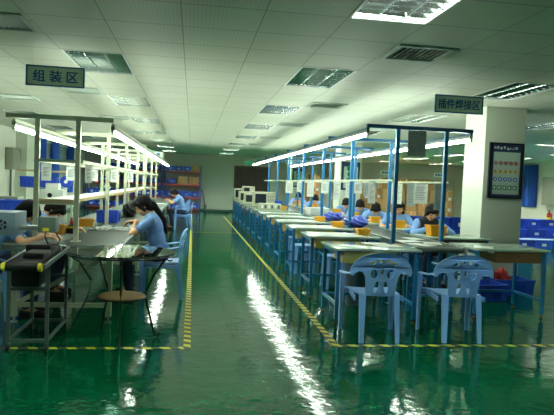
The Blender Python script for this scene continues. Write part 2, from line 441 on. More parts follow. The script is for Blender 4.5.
# ------------------------------------------------------------------ plastic armchair
def chair_proto():
    t = thing('plastic_armchair', 'x', 'chair', group='blue plastic armchairs')
    # seat
    m = MB(); n = 10; g = []
    for lay in (0, 1):
        for j in range(n+1):
            f = j/n; y = -.2+.45*f; hw = .185+.05*f
            for i in range(n+1):
                u = i/n*2-1
                z = .425+.012*u*u+.02*max(0, .3-f)-.02*max(0, f-.8)*5*.4-lay*.014
                g.append(m.bm.verts.new((u*hw, y, z)))
    N = (n+1)**2
    for j in range(n):
        for i in range(n):
            a = j*(n+1)+i; q = (a, a+1, a+n+2, a+n+1)
            m.bm.faces.new([g[k] for k in q]); m.bm.faces.new([g[N+k] for k in q[::-1]])
    bd = [i for i in range(n+1)]+[(n+1)*(j+1)+n for j in range(n)]+[(n+1)*n+n-1-i for i in range(n)]+[(n+1)*(n-1-j) for j in range(n-1)]
    for a, b in zip(bd, bd[1:]+bd[:1]): m.bm.faces.new((g[a], g[N+a], g[N+b], g[b]))
    # skirt under the seat
    m.box((0, .235, .395), (.44, .016, .05), .004); m.box((-.205, .02, .395), (.014, .42, .045), .004, rot=Matrix.Rotation(-.11, 3, 'Z')); m.box((.205, .02, .395), (.014, .42, .045), .004, rot=Matrix.Rotation(.11, 3, 'Z'))
    part('seat', m, chair_m, t)
    # backrest: flat outline with holes -> bent
    cu = bpy.data.curves.new('c', 'CURVE'); cu.dimensions = '2D'; cu.fill_mode = 'BOTH'; cu.extrude = .007; cu.resolution_u = 8
    def spl(pts):
        sp = cu.splines.new('POLY'); sp.points.add(len(pts)-1); sp.use_cyclic_u = True
        for q, p in zip(sp.points, pts): q.co = (p[0], p[1], 0, 1)
    def ell(cx, cy, a, b, rot=0, n=18):
        o = []
        for k in range(n):
            x, y = a*math.cos(2*PI*k/n), b*math.sin(2*PI*k/n)
            o.append((cx+x*math.cos(rot)-y*math.sin(rot), cy+x*math.sin(rot)+y*math.cos(rot)))
        return o
    right = [(.135, 0), (.14, .05), (.145, .12), (.155, .18), (.178, .215), (.21, .225), (.245, .205), (.262, .18), (.285, .185), (.29, .22), (.28, .26), (.25, .31), (.205, .35), (.15, .378), (.09, .394), (.03, .4)]
    out = right+[(-x, y) for x, y in right[::-1]]
    spl(out)
    spl(ell(-.045, .08, .02, .058, -.18)); spl(ell(.045, .08, .02, .058, .18))
    spl(ell(-.075, .205, .032, .045, .25)); spl(ell(.075, .205, .032, .045, -.25))
    spl(ell(-.10, .305, .032, .016, .35)); spl(ell(.10, .305, .032, .016, -.35))
    spl(ell(-.033, .325, .022, .017, .1)); spl(ell(.033, .325, .022, .017, -.1))
    spl(ell(0, .225, .014, .03))
    co = bpy.data.objects.new('c', cu); COL.objects.link(co)
    dg = bpy.context.evaluated_depsgraph_get(); dg.update()
    me = bpy.data.meshes.new_from_object(co.evaluated_get(dg)); bpy.data.objects.remove(co); 
    bm = bmesh.new(); bm.from_mesh(me)
    bmesh.ops.remove_doubles(bm, verts=bm.verts, dist=1e-5)
    for v in bm.verts:
        x, h, d = v.co
        v.co = (x, -.2-.22*h-d+.9*x*x*(h/.4 if h > .12 else .3), .425+h)
    mbb = MB(); mbb.bm.free(); mbb.bm = bm
    part('backrest', mbb, chair_m, t)
    # arms
    prof = [(-.022, -.006), (-.014, .006), (.014, .006), (.022, -.006), (.012, -.010), (-.012, -.010)]
    for s in (-1, 1):
        pts = [(.268*s, -.215, .635), (.284*s, -.15, .622), (.293*s, -.04, .606), (.292*s, .08, .598), (.286*s, .17, .592), (.278*s, .215, .580), (.273*s, .232, .55)]
        part('armrest', MB().sweep(pts, prof), chair_m, t)
        # legs: tapered L sections
        def leg(top, bot, w0, w1):
            m = MB(); top, bot = V(top), V(bot); rings = []
            sy = 1 if top.y > 0 else -1
            for f in (0, .35, .7, 1):
                p = top.lerp(bot, f); w = w0+(w1-w0)*f; th = .012
                L = [(0, 0), (-s*w, 0), (-s*w, -sy*th), (-s*th, -sy*th), (-s*th, -sy*w), (0, -sy*w)]
                rings.append([m.bm.verts.new((p.x+a, p.y+b, p.z)) for a, b in L])
            for A, B in zip(rings, rings[1:]):
                for j in range(6): m.bm.faces.new((A[j], A[(j+1) % 6], B[(j+1) % 6], B[j]))
            m.bm.faces.new(rings[0]); m.bm.faces.new(rings[-1][::-1])
            return m
        part('leg', leg((.280*s, .24, .575), (.272*s, .25, 0), .05, .036), chair_m, t)
        part('leg', leg((.185*s, -.21, .43), (.185*s, -.26, 0), .055, .036), chair_m, t)
    return t
CH = chair_proto()
used = [False]
def chair(x, y, rz, label):
    if not used[0]:
        used[0] = True; CH.location = (x, y, 0); CH.rotation_euler = (0, 0, rz); CH['label'] = label; return CH
    return dup(CH, (x, y, 0), rz, label)
chair(1.73, 5.20, math.radians(-2), 'empty blue plastic armchair before the first desk, the left of the two in front')
chair(2.53, 5.20, math.radians(-3), 'empty blue plastic armchair at the conveyor end, the right of the two in front')

# ------------------------------------------------------------------ right line desks
DH = .78
def desk_proto(w, d, flip=False, drawer=drawer_m):
    t = thing('work_desk', 'x', 'desk')
    part('tabletop', MB().ext(0, w, 0, d, DH-.025, DH, .004), desk_m, t)
    for x in (.045, w-.045):
        for y in (.05, d-.05):
            lg = part('leg', MB().box((x, y, (DH-.025+.05)/2), (.035, .035, DH-.025-.05)), blue_m, t, False)
            part('foot', MB().cyl((x, y, 0), (x, y, .05), .008, 8).cyl((x, y, 0), (x, y, .012), .02, 12), foot_m, lg)
    for x in (.045, w-.045): part('stretcher', MB().box((x, d/2, .2), (.028, d-.13, .03)), blue_m, t, False)
    part('stretcher', MB().box((w/2, d-.05, .2), (w-.12, .028, .03)), blue_m, t, False)
    part('frame_rail', MB().box((w/2, d-.05, DH-.05), (w-.12, .028, .04)), blue_m, t, False)
    for x in (.045, w-.045): part('frame_rail', MB().box((x, d/2, DH-.045), (.028, d-.13, .04)), blue_m, t, False)
    dr = MB(); x0, x1 = (.09, .66) if not flip else (w-.66, w-.09)
    dr.ext(x0, x1, .035, .05, DH-.155, DH-.03, .003)
    o = part('drawer_front', dr, drawer, t, False)
    part('keyhole', MB().cyl(((x0+x1)/2, .028, DH-.085), ((x0+x1)/2, .036, DH-.085), .009, 10), iron_m, o)
    m = MB(); m.ext(x0+.005, x0+.017, .05, .45, DH-.15, DH-.06); m.ext(x1-.017, x1-.005, .05, .45, DH-.15, DH-.06); m.ext(x0+.017, x1-.017, .05, .45, DH-.15, DH-.14)
    part('drawer_tray', m, drawerside_m, t, False)
    return t
DP = desk_proto(.92, .68)
YD = [5.62+1.3*k for k in range(12)]
for k, y in enumerate(YD):
    lab = f"{ORD[k]} blue framed work desk from the camera along the aisle"
    if k == 0: DP['label'] = lab; DP.location = (1.45, y, 0); DP['group'] = 'desks along the aisle'
    else: dup(DP, (1.45, y, 0), 0, lab)
DR = desk_proto(.9, .68, True, mat('brown drawer board', (124, 92, 58), .5, noise=.06))
YR = [5.92+1.3*k for k in range(10)]
for k, y in enumerate(YR):
    lab = f"{ORD[k]} blue framed work desk from the camera beyond the right conveyor"
    if k == 0: DR['label'] = lab; DR.location = (3.12, y, 0); DR['group'] = 'desks beyond the conveyor'
    else: dup(DR, (3.12, y, 0), 0, lab)

# conveyor of the right line
cv_ = thing('belt_conveyor', 'long green belt conveyor between the two rows of blue framed desks', 'conveyor', (2.76, 6.05, 0))
L = 14.2; hw = .28
part('belt', MB().ext(-hw+.03, hw-.03, .03, L-.03, .715, .765, .012), belt_m, cv_)
for s in (-1, 1): part('side_rail', MB().ext(s*hw-.015, s*hw+.015, 0, L, .70, .775), alu_m, cv_, False)
m = MB().cyl((-hw-.03, .03, .735), (hw+.03, .03, .735), .032, 16)
part('roller', m, steel_m, cv_)
for s in (-1, 1): part('bearing', MB().box((s*(hw+.03), .03, .735), (.03, .06, .06), .008).cyl((s*(hw+.03), -.01, .735), (s*(hw+.03), .06, .735), .02, 14), cream_m, cv_)
for k in range(6):
    for s in (-1, 1): part('leg', MB().box((s*(hw-.03), .25+k*2.7, .35), (.04, .04, .70)), blue_m, cv_, False)
for k in range(6): part('stretcher', MB().box((0, .25+k*2.7, .18), (2*hw-.1, .03, .03)), blue_m, cv_, False)

# gantry frames and tube lights, right line
def gantry(w0, w1, pxs, z0, z1, m_, name, label, bar_m):
    t = thing(name, label, 'frame')
    for x in pxs: part('post', MB().ext(x-.022, x+.022, -.022, .022, z0, z1), m_, t, False)
    part('crossbar', MB().ext(w0, w1, -.025, .025, z1, z1+.045), bar_m, t, False)
    return t
GY = [6.69+1.97*k for k in range(7)]
gp = gantry(-.72, .63, (-.325, .295), 0, 2.125, blue_m, 'light_gantry', 'x', bluedark_m)
# thin foot plate so the posts stand on the floor
for s in (-.325, .295): part('foot_plate', MB().ext(s-.04, s+.04, -.04, .04, 0, .006), blue_m, gp, False)
for k, y in enumerate(GY):
    lab = f"{ORD[k]} blue steel light frame from the camera over the right conveyor"
    if k == 0: gp.location = (2.76, y, 0); gp['label'] = lab; gp['group'] = 'blue light frames'
    else: dup(gp, (2.76, y, 0), 0, lab)

def tube_proto():
    t = thing('tube_light', 'x', 'tube light', group='fluorescent tube lights')
    part('body', MB().ext(-.02, .02, -.6, .6, .03, .065, .004), greybox_m, t, False)
    for s in (-1, 1): part('lamp_holder', MB().ext(-.014, .014, s*.592-.008, s*.592+.008, -.016, .03), white_m, t, False)
    part('tube', MB().cyl((0, -.584, .004), (0, .584, .004), .017, 12), lamp_m, t)
    return t
TP_ = tube_proto(); tused = [False]
def tube_row(x, y0, y1, z, rowname):
    n = int(round((y1-y0)/1.2))
    solo('light_rail', MB().ext(-.015, .015, 0, y1-y0, .0, .025), bluedark_m if x > 0 else cream_m, f"thin steel rail carrying the {rowname} of tube lights", 'rail', (x, y0, z+.065), group='light rails', smooth=False)
    for k in range(n):
        lab = f"{ORD[k]} lit tube light from the camera in the {rowname}"
        loc = (x, y0+.6+1.2*k, z)
        if not tused[0]:
            tused[0] = True; TP_.location = loc; TP_['label'] = lab
        else: dup(TP_, loc, 0, lab)
tube_row(2.06, 6.69, 19.89, 2.035, 'aisle side row over the right line')
tube_row(3.38, 6.69, 19.89, 2.035, 'far side row over the right line')
# document rails over the right line
for x, nm in ((2.40, 'aisle side'), (3.12, 'far side')):
    solo('document_rail', MB().cyl((0, 0, 0), (0, 12.6, 0), .011, 8), cream_m, f"thin pale rail for papers on the {nm} of the blue posts", 'rail', (x, 6.7, 1.505), group='document rails')

def sheet(x, y, ztop, w, h, label, m_=paper_m, face=0, lines=8):
    """a paper hanging from a rail by two small clips, facing -Y"""
    t = thing('hanging_sheet', label, 'paper sheet', (x, y, ztop), face, group='papers hanging over the lines')
    part('paper', MB().ext(-w/2, w/2, -.002, .002, -h, -.006), m_, t, False)
    m = MB()
    for k in range(lines): m.ext(-w/2+.02, w/2-.02-(k % 3)*.02, -.0035, -.002, -.05-k*(h-.09)/lines-.005, -.05-k*(h-.09)/lines)
    part('print', m, sheetline_m, t, False)
    for s in (-1, 1): part('clip', MB().ext(s*w*.3-.008, s*w*.3+.008, -.006, .006, -.016, .0), alu_m, t, False)
    return t
sheet(2.68, 6.69, 2.125, .235, .315, 'grey document sleeve hanging from the nearest blue crossbar', sheet_m)
for i, (y, dz, wd, hh) in enumerate(((7.5, .0, .10, .30), (8.15, 0, .12, .18), (9.4, 0, .12, .3), (10.3, 0, .14, .22), (11.6, 0, .14, .32), (12.7, 0, .16, .24), (14.2, 0, .18, .3))):
    sheet(2.40, y, 1.494, wd, hh, f"{ORD[i]} white paper from the camera on the aisle side rail of the blue posts")
for i, (y, dz, wd, hh) in enumerate(((7.0, 0, .09, .34), (7.55, 0, .19, .28), (7.9, 0, .13, .33), (8.5, 0, .17, .32), (9.9, 0, .2, .24), (11.2, 0, .16, .3))):
    sheet(3.12, y, 1.494, wd, hh, f"{ORD[i]} paper from the camera on the far side rail of the blue posts", paper_m if i % 2 else sheet_m)

# ------------------------------------------------------------------ bins, papers, boxes helpers
def open_bin(w, d, h, m_, th=.006, taper=.85, rim=True):
    m = MB(); b = m.bm
    def ring(k, z, off): return [b.verts.new((sx*(w/2-off)*k, sy*(d/2-off)*k, z)) for sx, sy in ((-1, -1), (1, -1), (1, 1), (-1, 1))]
    A = ring(taper, 0, 0); B = ring(1, h, 0); C = ring(1, h, th*1.5); D = ring(taper, th, th*1.5)
    b.faces.new(A[::-1]); b.faces.new(D)
    for P, Q in ((A, B), (B, C), (C, D)):
        for j in range(4): b.faces.new((P[j], P[(j+1) % 4], Q[(j+1) % 4], Q[j]))
    if rim:
        for sx in (-1, 1): m.box((sx*(w/2+.003), 0, h-.012), (.012, d+.018, .024), .003)
        for sy in (-1, 1): m.box((0, sy*(d/2+.003), h-.012), (w+.018, .012, .024), .003)
    return m
def crate_mesh(w, d, h, m_, name='crate'):
    m = open_bin(w, d, h, m_, .012, .94)
    for sy in (-1, 1):
        for k in (-.3, 0, .3): m.box((k*w, sy*(d/2*.97+.004), h*.45), (.012, .012, h*.7))
        m.box((0, sy*(d/2*.985+.004), h*.72), (w*.9, .01, .012))
    for sx in (-1, 1):
        for k in (-.25, .25): m.box((sx*(w/2*.97+.004), k*d, h*.45), (.012, .012, h*.7))
    return m.mesh(name, m_, False)
def label_mesh(w, d, h):
    return MB().ext(-.06, .06, -d/2*.975-.016, -d/2*.975-.006, h*.28, h*.6).mesh('card_label', bin_cav, False)
CR = {}
def crate(w, d, h, loc, rz, label, m_=bin_blue, cat='crate', name='plastic_crate', group=None, lab=False):
    k = (w, d, h, m_.name)
    if k not in CR: CR[k] = (crate_mesh(w, d, h, m_), label_mesh(w, d, h))
    o = tag(link(name, CR[k][0], None, loc, rz), label, cat, group)
    if lab: link('card_label', CR[k][1], o)
    return o
YB_M = {}
def ybin(x, y, z, label, m_=yellow_m, w=.19, d=.13, h=.085, rz=0, filled=True):
    t = thing('parts_bin', label, 'bin', (x, y, z), rz, group='small parts bins on the benches')
    part('bin_body', open_bin(w, d, h, m_), m_, t, False)
    if filled:
        rnd = random.Random(int(x*100+y*10)); m = MB()
        for _ in range(14): m.box((rnd.uniform(-.32, .32)*w, rnd.uniform(-.3, .3)*d, h*.62+rnd.uniform(0, .012)), (.03, .02, .018), rot=Matrix.Rotation(rnd.uniform(0, 3), 3, 'Z'))
        for _ in range(1): m.ext(-w*.36, w*.36, -d*.34, d*.34, .01, h*.6)
        o = part('small_parts', m, knob_m, t, False); o['kind'] = 'stuff'
    return t
ZD = DH
ybin(2.24, 7.30, ZD, 'yellow parts bin on the second aisle desk from the camera', w=.17)
ybin(2.24, 8.62, ZD, 'yellow parts bin on the third aisle desk from the camera', w=.17)
ybin(2.24, 9.90, ZD, 'yellow parts bin on the fourth aisle desk from the camera', w=.17)
ybin(2.22, 14.0, ZD, 'yellow parts bin on the aisle side far down the right line')
ybin(3.32, 7.45, ZD, 'large yellow bin in front of the worker in the dark vest', w=.23, d=.2, h=.15)
ybin(3.30, 8.85, ZD, 'large yellow bin in front of the long haired worker by the blue post', w=.19, d=.16, h=.12)
ybin(3.28, 10.0, ZD, 'yellow bin in front of the third worker on the right line', w=.17, d=.14, h=.11)
ybin(3.28, 11.3, ZD, 'yellow bin in front of the fourth worker on the right line', w=.16, d=.14, h=.12)
ybin(3.26, 12.7, ZD, 'yellow bin in front of the fifth worker on the right line', w=.16, d=.14, h=.12)
ybin(3.28, 15.2, ZD, 'yellow bin in front of the sixth worker on the right line', w=.18, d=.14, h=.14)
ybin(3.28, 17.8, ZD, 'yellow bin in front of the farthest worker on the right line', w=.18, d=.14, h=.14)

def bag(x, y, z, sx, sy, sz, label, m_=cloth_b, seed=1, name='plastic_bag', cat='bag', group=None):
    rnd = random.Random(seed); m = MB()
    bmesh.ops.create_icosphere(m.bm, subdivisions=4, radius=1)
    ph = [rnd.uniform(0, 6) for _ in range(6)]
    for v in m.bm.verts:
        c = v.co; k = 1+.10*math.sin(5*c.x+ph[0])*math.cos(4*c.y+ph[1])+.07*math.sin(9*c.z+7*c.x+ph[2])+.05*math.cos(11*c.y-6*c.x+ph[3])
        zz = (c.z+1)/2
        v.co = (c.x*k*sx/2, c.y*k*sy/2, max(0, zz*k-.06)*sz)
    return solo(name, m, m_, label, cat, (x, y, z), group=group)
bag(2.55, 10.15, .772, .36, .42, .17, 'blue violet plastic bag lying on the conveyor, the farther one', seed=3, group='blue bags on the conveyor')
bag(2.57, 8.78, .772, .40, .42, .18, 'blue violet plastic bag lying on the conveyor, the nearer one', seed=5, group='blue bags on the conveyor')
# foam trays stacked
for k in range(3):
    solo('foam_tray', open_bin(.44, .55, .05, foam_m, .02, .95, False), foam_m, ['lowest white foam tray of the stack on the conveyor', 'middle white foam tray of the stack on the conveyor', 'top white foam tray of the stack on the conveyor'][k], 'tray', (2.74, 12.4, .768+.051*k), group='white foam trays', smooth=False)

def paper(x, y, z, w, h, rz, label, m_=paper_m):
    return solo('loose_paper', MB().box((0, 0, .001), (w, h, .002)), m_, label, 'paper', (x, y, z), rz, group='loose papers on the right line', smooth=False)
paper(2.12, 5.98, ZD+.0005, .3, .21, .1, 'loose white paper on the nearest aisle desk, in front of the other sheet')
paper(2.05, 6.20, ZD+.0005, .28, .2, -.05, 'loose white paper at the back edge of the nearest aisle desk')
paper(2.66, 6.34, .7665, .21, .3, .5, 'white paper nearest the end roller of the conveyor')
paper(2.88, 6.55, .7665, .21, .3, -.3, 'white paper on the right edge of the conveyor')
paper(2.66, 6.75, .7665, .3, .21, .2, 'white paper lying across the conveyor between the blue posts')
paper(2.86, 7.1, .7665, .21, .3, .1, 'white paper on the conveyor beyond the nearest right post')
paper(3.30, 6.1, ZD+.0005, .21, .3, -.5, 'white paper on the left corner of the desk beside the pillar')
for k, y in enumerate((6.94, 8.24, 9.54, 10.84)):
    solo('white_work_mat', MB().ext(-.32, .36, -.02, .6, 0, .003), mat('white work mat %d' % k, (226, 232, 222), .2), f"white work mat covering the {ORD[k+1]} aisle desk from the camera", 'mat', (1.83, y, ZD+.0005), group='white mats on the desks', smooth=False)

# instruments
def scope(loc, w, h, d, label, rz=0, knobs=True, cat='instrument', name='test_instrument'):
    t = thing(name, label, cat, loc, rz, group='test instruments on the far desks')
    part('case', MB().ext(-w/2, w/2, -d/2, d/2, .012, h, .012), beige_m, t)
    part('bezel', MB().ext(-w/2+.02, w*.12, -d/2-.01, -d/2+.004, h*.2, h-.025, .004), beige_m, t)
    part('screen', MB().ext(-w/2+.04, w*.12-.02, -d/2-.014, -d/2-.008, h*.2+.025, h-.05), screen_m, t, False)
    if knobs:
        for i in range(3):
            for j in range(3): part('knob', MB().cyl((w*.2+i*w*.1, -d/2-.016, h*.28+j*h*.22), (w*.2+i*w*.1, -d/2+.004, h*.28+j*h*.22), .012, 10), knob_m, t)
    for sx in (-1, 1):
        for sy in (-1, 1): part('foot', MB().cyl((sx*(w/2-.03), sy*(d/2-.04), 0), (sx*(w/2-.03), sy*(d/2-.04), .014), .012, 8), black_m, t)
    return t
def meter(loc, w, h, d, label):
    t = thing('bench_meter', label, 'instrument', loc, 0, group='test instruments on the far desks')
    part('case', MB().ext(-w/2, w/2, -d/2, d/2, 0.006, h, .008), beige_m, t)
    for i in range(6): part('dial', MB().box((-w/2+.06+i*(w-.12)/5, -d/2-.006, h*.5), (.045, .014, h*.55), .004), knob_m if i % 2 else white_m, t)
    part('base_strip', MB().ext(-w/2+.02, w/2-.02, -d/2+.02, d/2-.02, 0, .008), black_m, t)
    return t
scope((1.66, 20.25, ZD), .42, .42, .4, 'farthest beige monitor with dark screen on the aisle desks', knobs=False)
scope((1.83, 19.00, ZD), .40, .52, .38, 'tall beige monitor rising behind the other instruments', knobs=False)
scope((1.68, 17.65, ZD), .52, .36, .36, 'wide beige instrument with knobs on the third farthest aisle desk')
scope((1.86, 15.05, ZD+.003), .56, .40, .4, 'beige test instrument with big dark screen nearest the camera')
meter((1.86, 13.75, ZD), .52, .15, .3, 'low beige bench meter with a row of dials')
scope((1.70, 16.40, ZD), .46, .33, .36, 'beige test instrument between the wide one and the dark screen one')
crate(.30, .30, .18, (2.22, 15.2, ZD), 0, 'blue bin on a desk beside the dark screen instrument', bin_blue, 'bin', 'desk_bin')
# under-desk bucket and chairs under desks
b = thing('waste_bucket', 'grey blue waste bucket behind the legs of the nearest aisle desk', 'bucket', (1.98, 6.62, 0))
part('bucket_body', MB().lathe([(.115, 0), (.15, .5), (.158, .5), (.158, .52), (.143, .52), (.11, .015)]), bucket_m, b)
st = thing('plastic_stool', 'x', 'stool', (0, 0, 0), 0, group='blue stools under the desks')
part('seat', MB().box((0, 0, .44), (.32, .32, .025), .01), chair_m, st)
for sx in (-1, 1):
    for sy in (-1, 1): part('leg', MB().sweep([(sx*.13, sy*.13, .43), (sx*.155, sy*.155, 0)], [(-.03, -.012), (.03, -.012), (.03, .012), (-.03, .012)]), chair_m, st)
for k, (x, y) in enumerate(((2.0, 7.72), (1.80, 9.02), (1.95, 10.32))):
    lab = f"blue plastic stool behind the {ORD[k+1]} aisle desk from the camera"
    if k == 0: st.location = (x, y, 0); st['label'] = lab
    else: dup(st, (x, y, 0), 0, lab)

# crates by the pillar
crate(.42, .40, .22, (3.86, 7.05+.0, 0), .12, 'royal blue crate on the floor under the desk beside the pillar')
crate(.56, .38, .22, (4.44, 7.46, 0), 0, 'royal blue crate on the floor against the foot of the near pillar')
bag(4.30, 7.42, .014, .25, .24, .36, 'red plastic sheet stuffed in the crate against the near pillar', redbag_m, 9, 'plastic_sheet', 'sheet')

# ------------------------------------------------------------------ poster and signs
def text_mesh(s, size):
    cu = bpy.data.curves.new('t', 'FONT'); cu.body = s; cu.size = size; cu.extrude = .001; cu.align_x = 'CENTER'; cu.align_y = 'CENTER'; cu.offset = 0
    o = bpy.data.objects.new('t', cu); COL.objects.link(o)
    dg = bpy.context.evaluated_depsgraph_get(); dg.update()
    me = bpy.data.meshes.new_from_object(o.evaluated_get(dg)); bpy.data.objects.remove(o)
    me.transform(Matrix.Rotation(PI/2, 4, 'X'))
    xs_ = [v.co.x for v in me.vertices]; zs_ = [v.co.z for v in me.vertices]
    if xs_: me.transform(Matrix.Translation((-(min(xs_)+max(xs_))/2, 0, -(min(zs_)+max(zs_))/2)))
    bm = bmesh.new()
    for dx, dz in ((-1, -1), (1, -1), (-1, 1), (1, 1)):
        n0 = len(bm.verts); bm.from_mesh(me); bm.verts.ensure_lookup_table()
        for v in bm.verts[n0:]: v.co += V((dx*size*.016, dx*.00006+dz*.00012, dz*size*.012))
    bm.to_mesh(me); bm.free()
    me.materials.clear(); me.materials.append(signt_m)
    return me
def sign(loc, w, h, s, size, label, sx=1):
    t = thing('hanging_sign', label, 'sign', loc, 0, group='hanging area signs')
    part('board', MB().ext(-w/2, w/2, -.006, .006, -h, 0), sign_m, t, False)
    m = MB(); e = .009
    for q in ((-w/2-e/2, -w/2+e, -h-e/2, e/2), (w/2-e, w/2+e/2, -h-e/2, e/2)): m.ext(q[0], q[1], -.01, .01, q[2], q[3])
    for q in ((-h-e/2, -h+e), (-e, e/2)): m.ext(-w/2+e, w/2-e, -.01, .01, q[0], q[1])
    part('border', m, signb_m, t, False)
    me = text_mesh(s, size); me.transform(Matrix.Diagonal((sx, 1, 1, 1)))
    o = link('lettering', me, t); o.location = (0, -.008, -h/2)
    for x in (-w*.4, w*.4): part('wire', MB().cyl((x, 0, 0), (x, 0, CEIL-loc[2]), .0008, 6), alu_m, t)
    return t
sign((-1.335, 5.8, 2.435), .53, .185, '组 装 区', .118, 'grey green hanging sign over the left assembly line reading 组装区')
sign((2.865, 6.0, 2.45), .55, .185, '插件焊接区', .112, 'grey green hanging sign over the right line reading 插件焊接区', .88)

def poster(loc, rich, label):
    t = thing('framed_poster', label, 'poster', loc, 0, group='framed safety posters')
    w, h = .52, .79
    m = MB(); e = .025
    m.ext(-w/2, -w/2+e, -.035, 0, 0, h); m.ext(w/2-e, w/2, -.035, 0, 0, h); m.ext(-w/2+e, w/2-e, -.035, 0, 0, e); m.ext(-w/2+e, w/2-e, -.035, 0, h-e, h)
    part('frame', m, pf_m, t, False)
    part('backing', MB().ext(-w/2+e, w/2-e, -.012, 0, e, h-e), pb_m, t, False)
    part('sheet', MB().ext(-w/2+e+.045, w/2-e-.018, -.015, -.012, e+.03, h-e-.105), pw_m, t, False)
    if rich:
        rnd = random.Random(2)
        m = MB()
        for i in range(8):
            x = -w/2+.085+i*.047
            for _ in range(4): m.box((x+rnd.uniform(-.012, .012), -.0135, h-.075+rnd.uniform(-.014, .014)), (rnd.choice((.03, .008)), .002, rnd.choice((.006, .03))))
        part('heading', m, paper_m, t, False)
        for i in range(9): pass
        m = MB()
        for i in range(14): m.ext(-w/2+.035, -w/2+.05, -.0145, -.012, .09+i*.04, .11+i*.04)
        part('side_marks', m, pbl_m, t, False)
        y = -.016
        for r, zc in enumerate((.50, .385, .27, .15)):
            m = MB()
            for i in range(5):
                x = -w/2+.105+i*.077
                if r == 0:
                    m.tube([(x+.026*math.cos(a*PI/8), y, zc+.026*math.sin(a*PI/8)) for a in range(16)], .004, 6, True)
                    m.box((x, y, zc), (.05, .003, .006), rot=Matrix.Rotation(.78, 3, 'Y'))
                    m.box((x, y, zc), (.012, .002, .03), mi=1)
                elif r == 1:
                    m.poly([(x-.034, y, zc-.026), (x+.034, y, zc-.026), (x, y, zc+.034)], (0, .003, 0))
                    m.box((x, y-.001, zc-.004), (.008, .002, .028), mi=1)
                elif r == 2:
                    m.cyl((x, y, zc), (x, y+.003, zc), .03, 18); m.ball((x, y-.001, zc), (.012, .002, .014), 8, mi=1)
                else:
                    m.box((x, y, zc), (.058, .003, .062)); m.box((x-.004, y-.002, zc), (.026, .002, .034), mi=1)
            part(['prohibition_marks', 'warning_marks', 'mandatory_marks', 'safety_marks'][r], m, [[pr_m, pf_m], [py_m, pf_m], [pbl_m, paper_m], [pg_m, paper_m]][r], t, False)
    else:
        m = MB()
        for i in range(3): m.cyl((-.02, -.016, .62-i*.17), (-.02, -.012, .62-i*.17), .09-.02*(i % 2), 20)
        part('pictures', m, pg_m, t, False)
    return t
poster((4.43, 7.7, 1.335), True, 'black framed safety poster with rows of coloured symbols on the near pillar')
poster((4.40, 15.8, 1.32), False, 'black framed poster on the second pillar seen between the blue posts')
poster((4.40, 23.9, 1.32), False, 'black framed poster on the farthest pillar')

# ------------------------------------------------------------------ left line
BZ = .75
bt = thing('assembly_bench', 'long grey green assembly bench of the left line with steel legs', 'bench', (-1.29, 5.5, 0))
BL = 14.6
part('bench_top', MB().ext(-.40, .64, 0, BL, BZ-.03, BZ, .004), bench_m, bt)
part('belt_surface', MB().ext(.05, .61, .03, BL-.1, BZ, BZ+.004), belt_m, bt, False)
m = MB()
for x in (-.40, .64): m.ext(x-.012, x+.012, -.005, BL, BZ-.05, BZ+.008)
m.ext(-.39, .63, -.014, .006, BZ-.05, BZ+.003)
part('edge_strip', m, ctrl_m, bt, False)
for k in range(6):
    for s in (-1, 1):
        y = .15+k*2.85
        lx = .53 if s > 0 else -.33
        lg = part('leg', MB().box((lx, y, (BZ-.03+.06)/2), (.05, .05, BZ-.03-.06)), cream_m, bt, False)
        part('foot', MB().cyl((lx, y, 0), (lx, y, .06), .012, 8).cyl((lx, y, 0), (lx, y, .014), .032, 12), alu_m, lg)
for k in range(6): part('stretcher', MB().box((.10, .15+k*2.85, .17), (.81, .04, .04)), cream_m, bt, False)
part('brace', MB().sweep([(.5, .15, .64), (-.30, .15, .19)], [(-.02, -.02), (.02, -.02), (.02, .02), (-.02, .02)]), cream_m, bt, False)

LY = [5.86+2.03*k for k in range(7)]
lp = gantry(-.5, .5, (-.21, .17), BZ, 1.935, cream_m, 'light_gantry', 'x', cream_m)
for x in (-.21, .17): part('foot_plate', MB().ext(x-.045, x+.045, -.045, .045, BZ+.004, BZ+.012), cream_m, lp, False)
part('lower_bar', MB().box((-.02, 0, 1.54), (.38, .03, .03)), cream_m, lp, False)
for k, y in enumerate(LY):
    lab = f"{ORD[k]} cream steel light frame from the camera on the left bench"
    if k == 0: lp.location = (-1.29, y, 0); lp['label'] = lab; lp['group'] = 'cream light frames'
    else: dup(lp, (-1.29, y, 0), 0, lab)
tube_row(-.81, 5.95, 19.15, 1.845, 'aisle side row over the left line')
tube_row(-1.75, 5.95, 19.15, 1.845, 'far side row over the left line')
for x, nm in ((-1.09, 'aisle side'), (-1.53, 'far side')):
    solo('document_rail', MB().box((0, 6.4, 0), (.02, 12.8, .03)), cream_m, f"cream rail for papers along the {nm} of the left posts", 'rail', (x, 5.9, 1.54), group='document rails', smooth=False)
sh = thing('overhead_shelf', 'long pale shelf with wooden edge between the cream posts', 'shelf', (-1.31, 5.89, 1.16))
part('shelf_board', MB().ext(-.16, .135, 0, 12.2, -.018, 0), board_m, sh, False)
m = MB(); m.ext(-.165, .14, -.012, 0, -.03, .006); m.ext(.135, .147, 0, 12.2, -.03, .004)
part('wooden_edge', m, wood_m, sh, False)
for k in range(7): part('bracket', MB().box((-.0, .02+2.03*k if k < 6 else 12.1, -.035), (.35, .03, .03)), cream_m, sh, False)
for i, (x, y, w, h, z) in enumerate(((-1.53, 6.35, .10, .26, 1.86), (-1.53, 7.6, .12, .26, 1.86), (-1.09, 6.3, .075, .27, 1.83), (-1.09, 8.3, .1, .27, 1.83), (-1.09, 10.4, .1, .27, 1.83), (-1.53, 9.3, .12, .27, 1.86))):
    # hangs from its own short wire on the light-frame bars
    s = sheet(x, y, 1.526, w, .0+h*.72, f"{ORD[i]} white instruction paper from the camera on the left document rails")

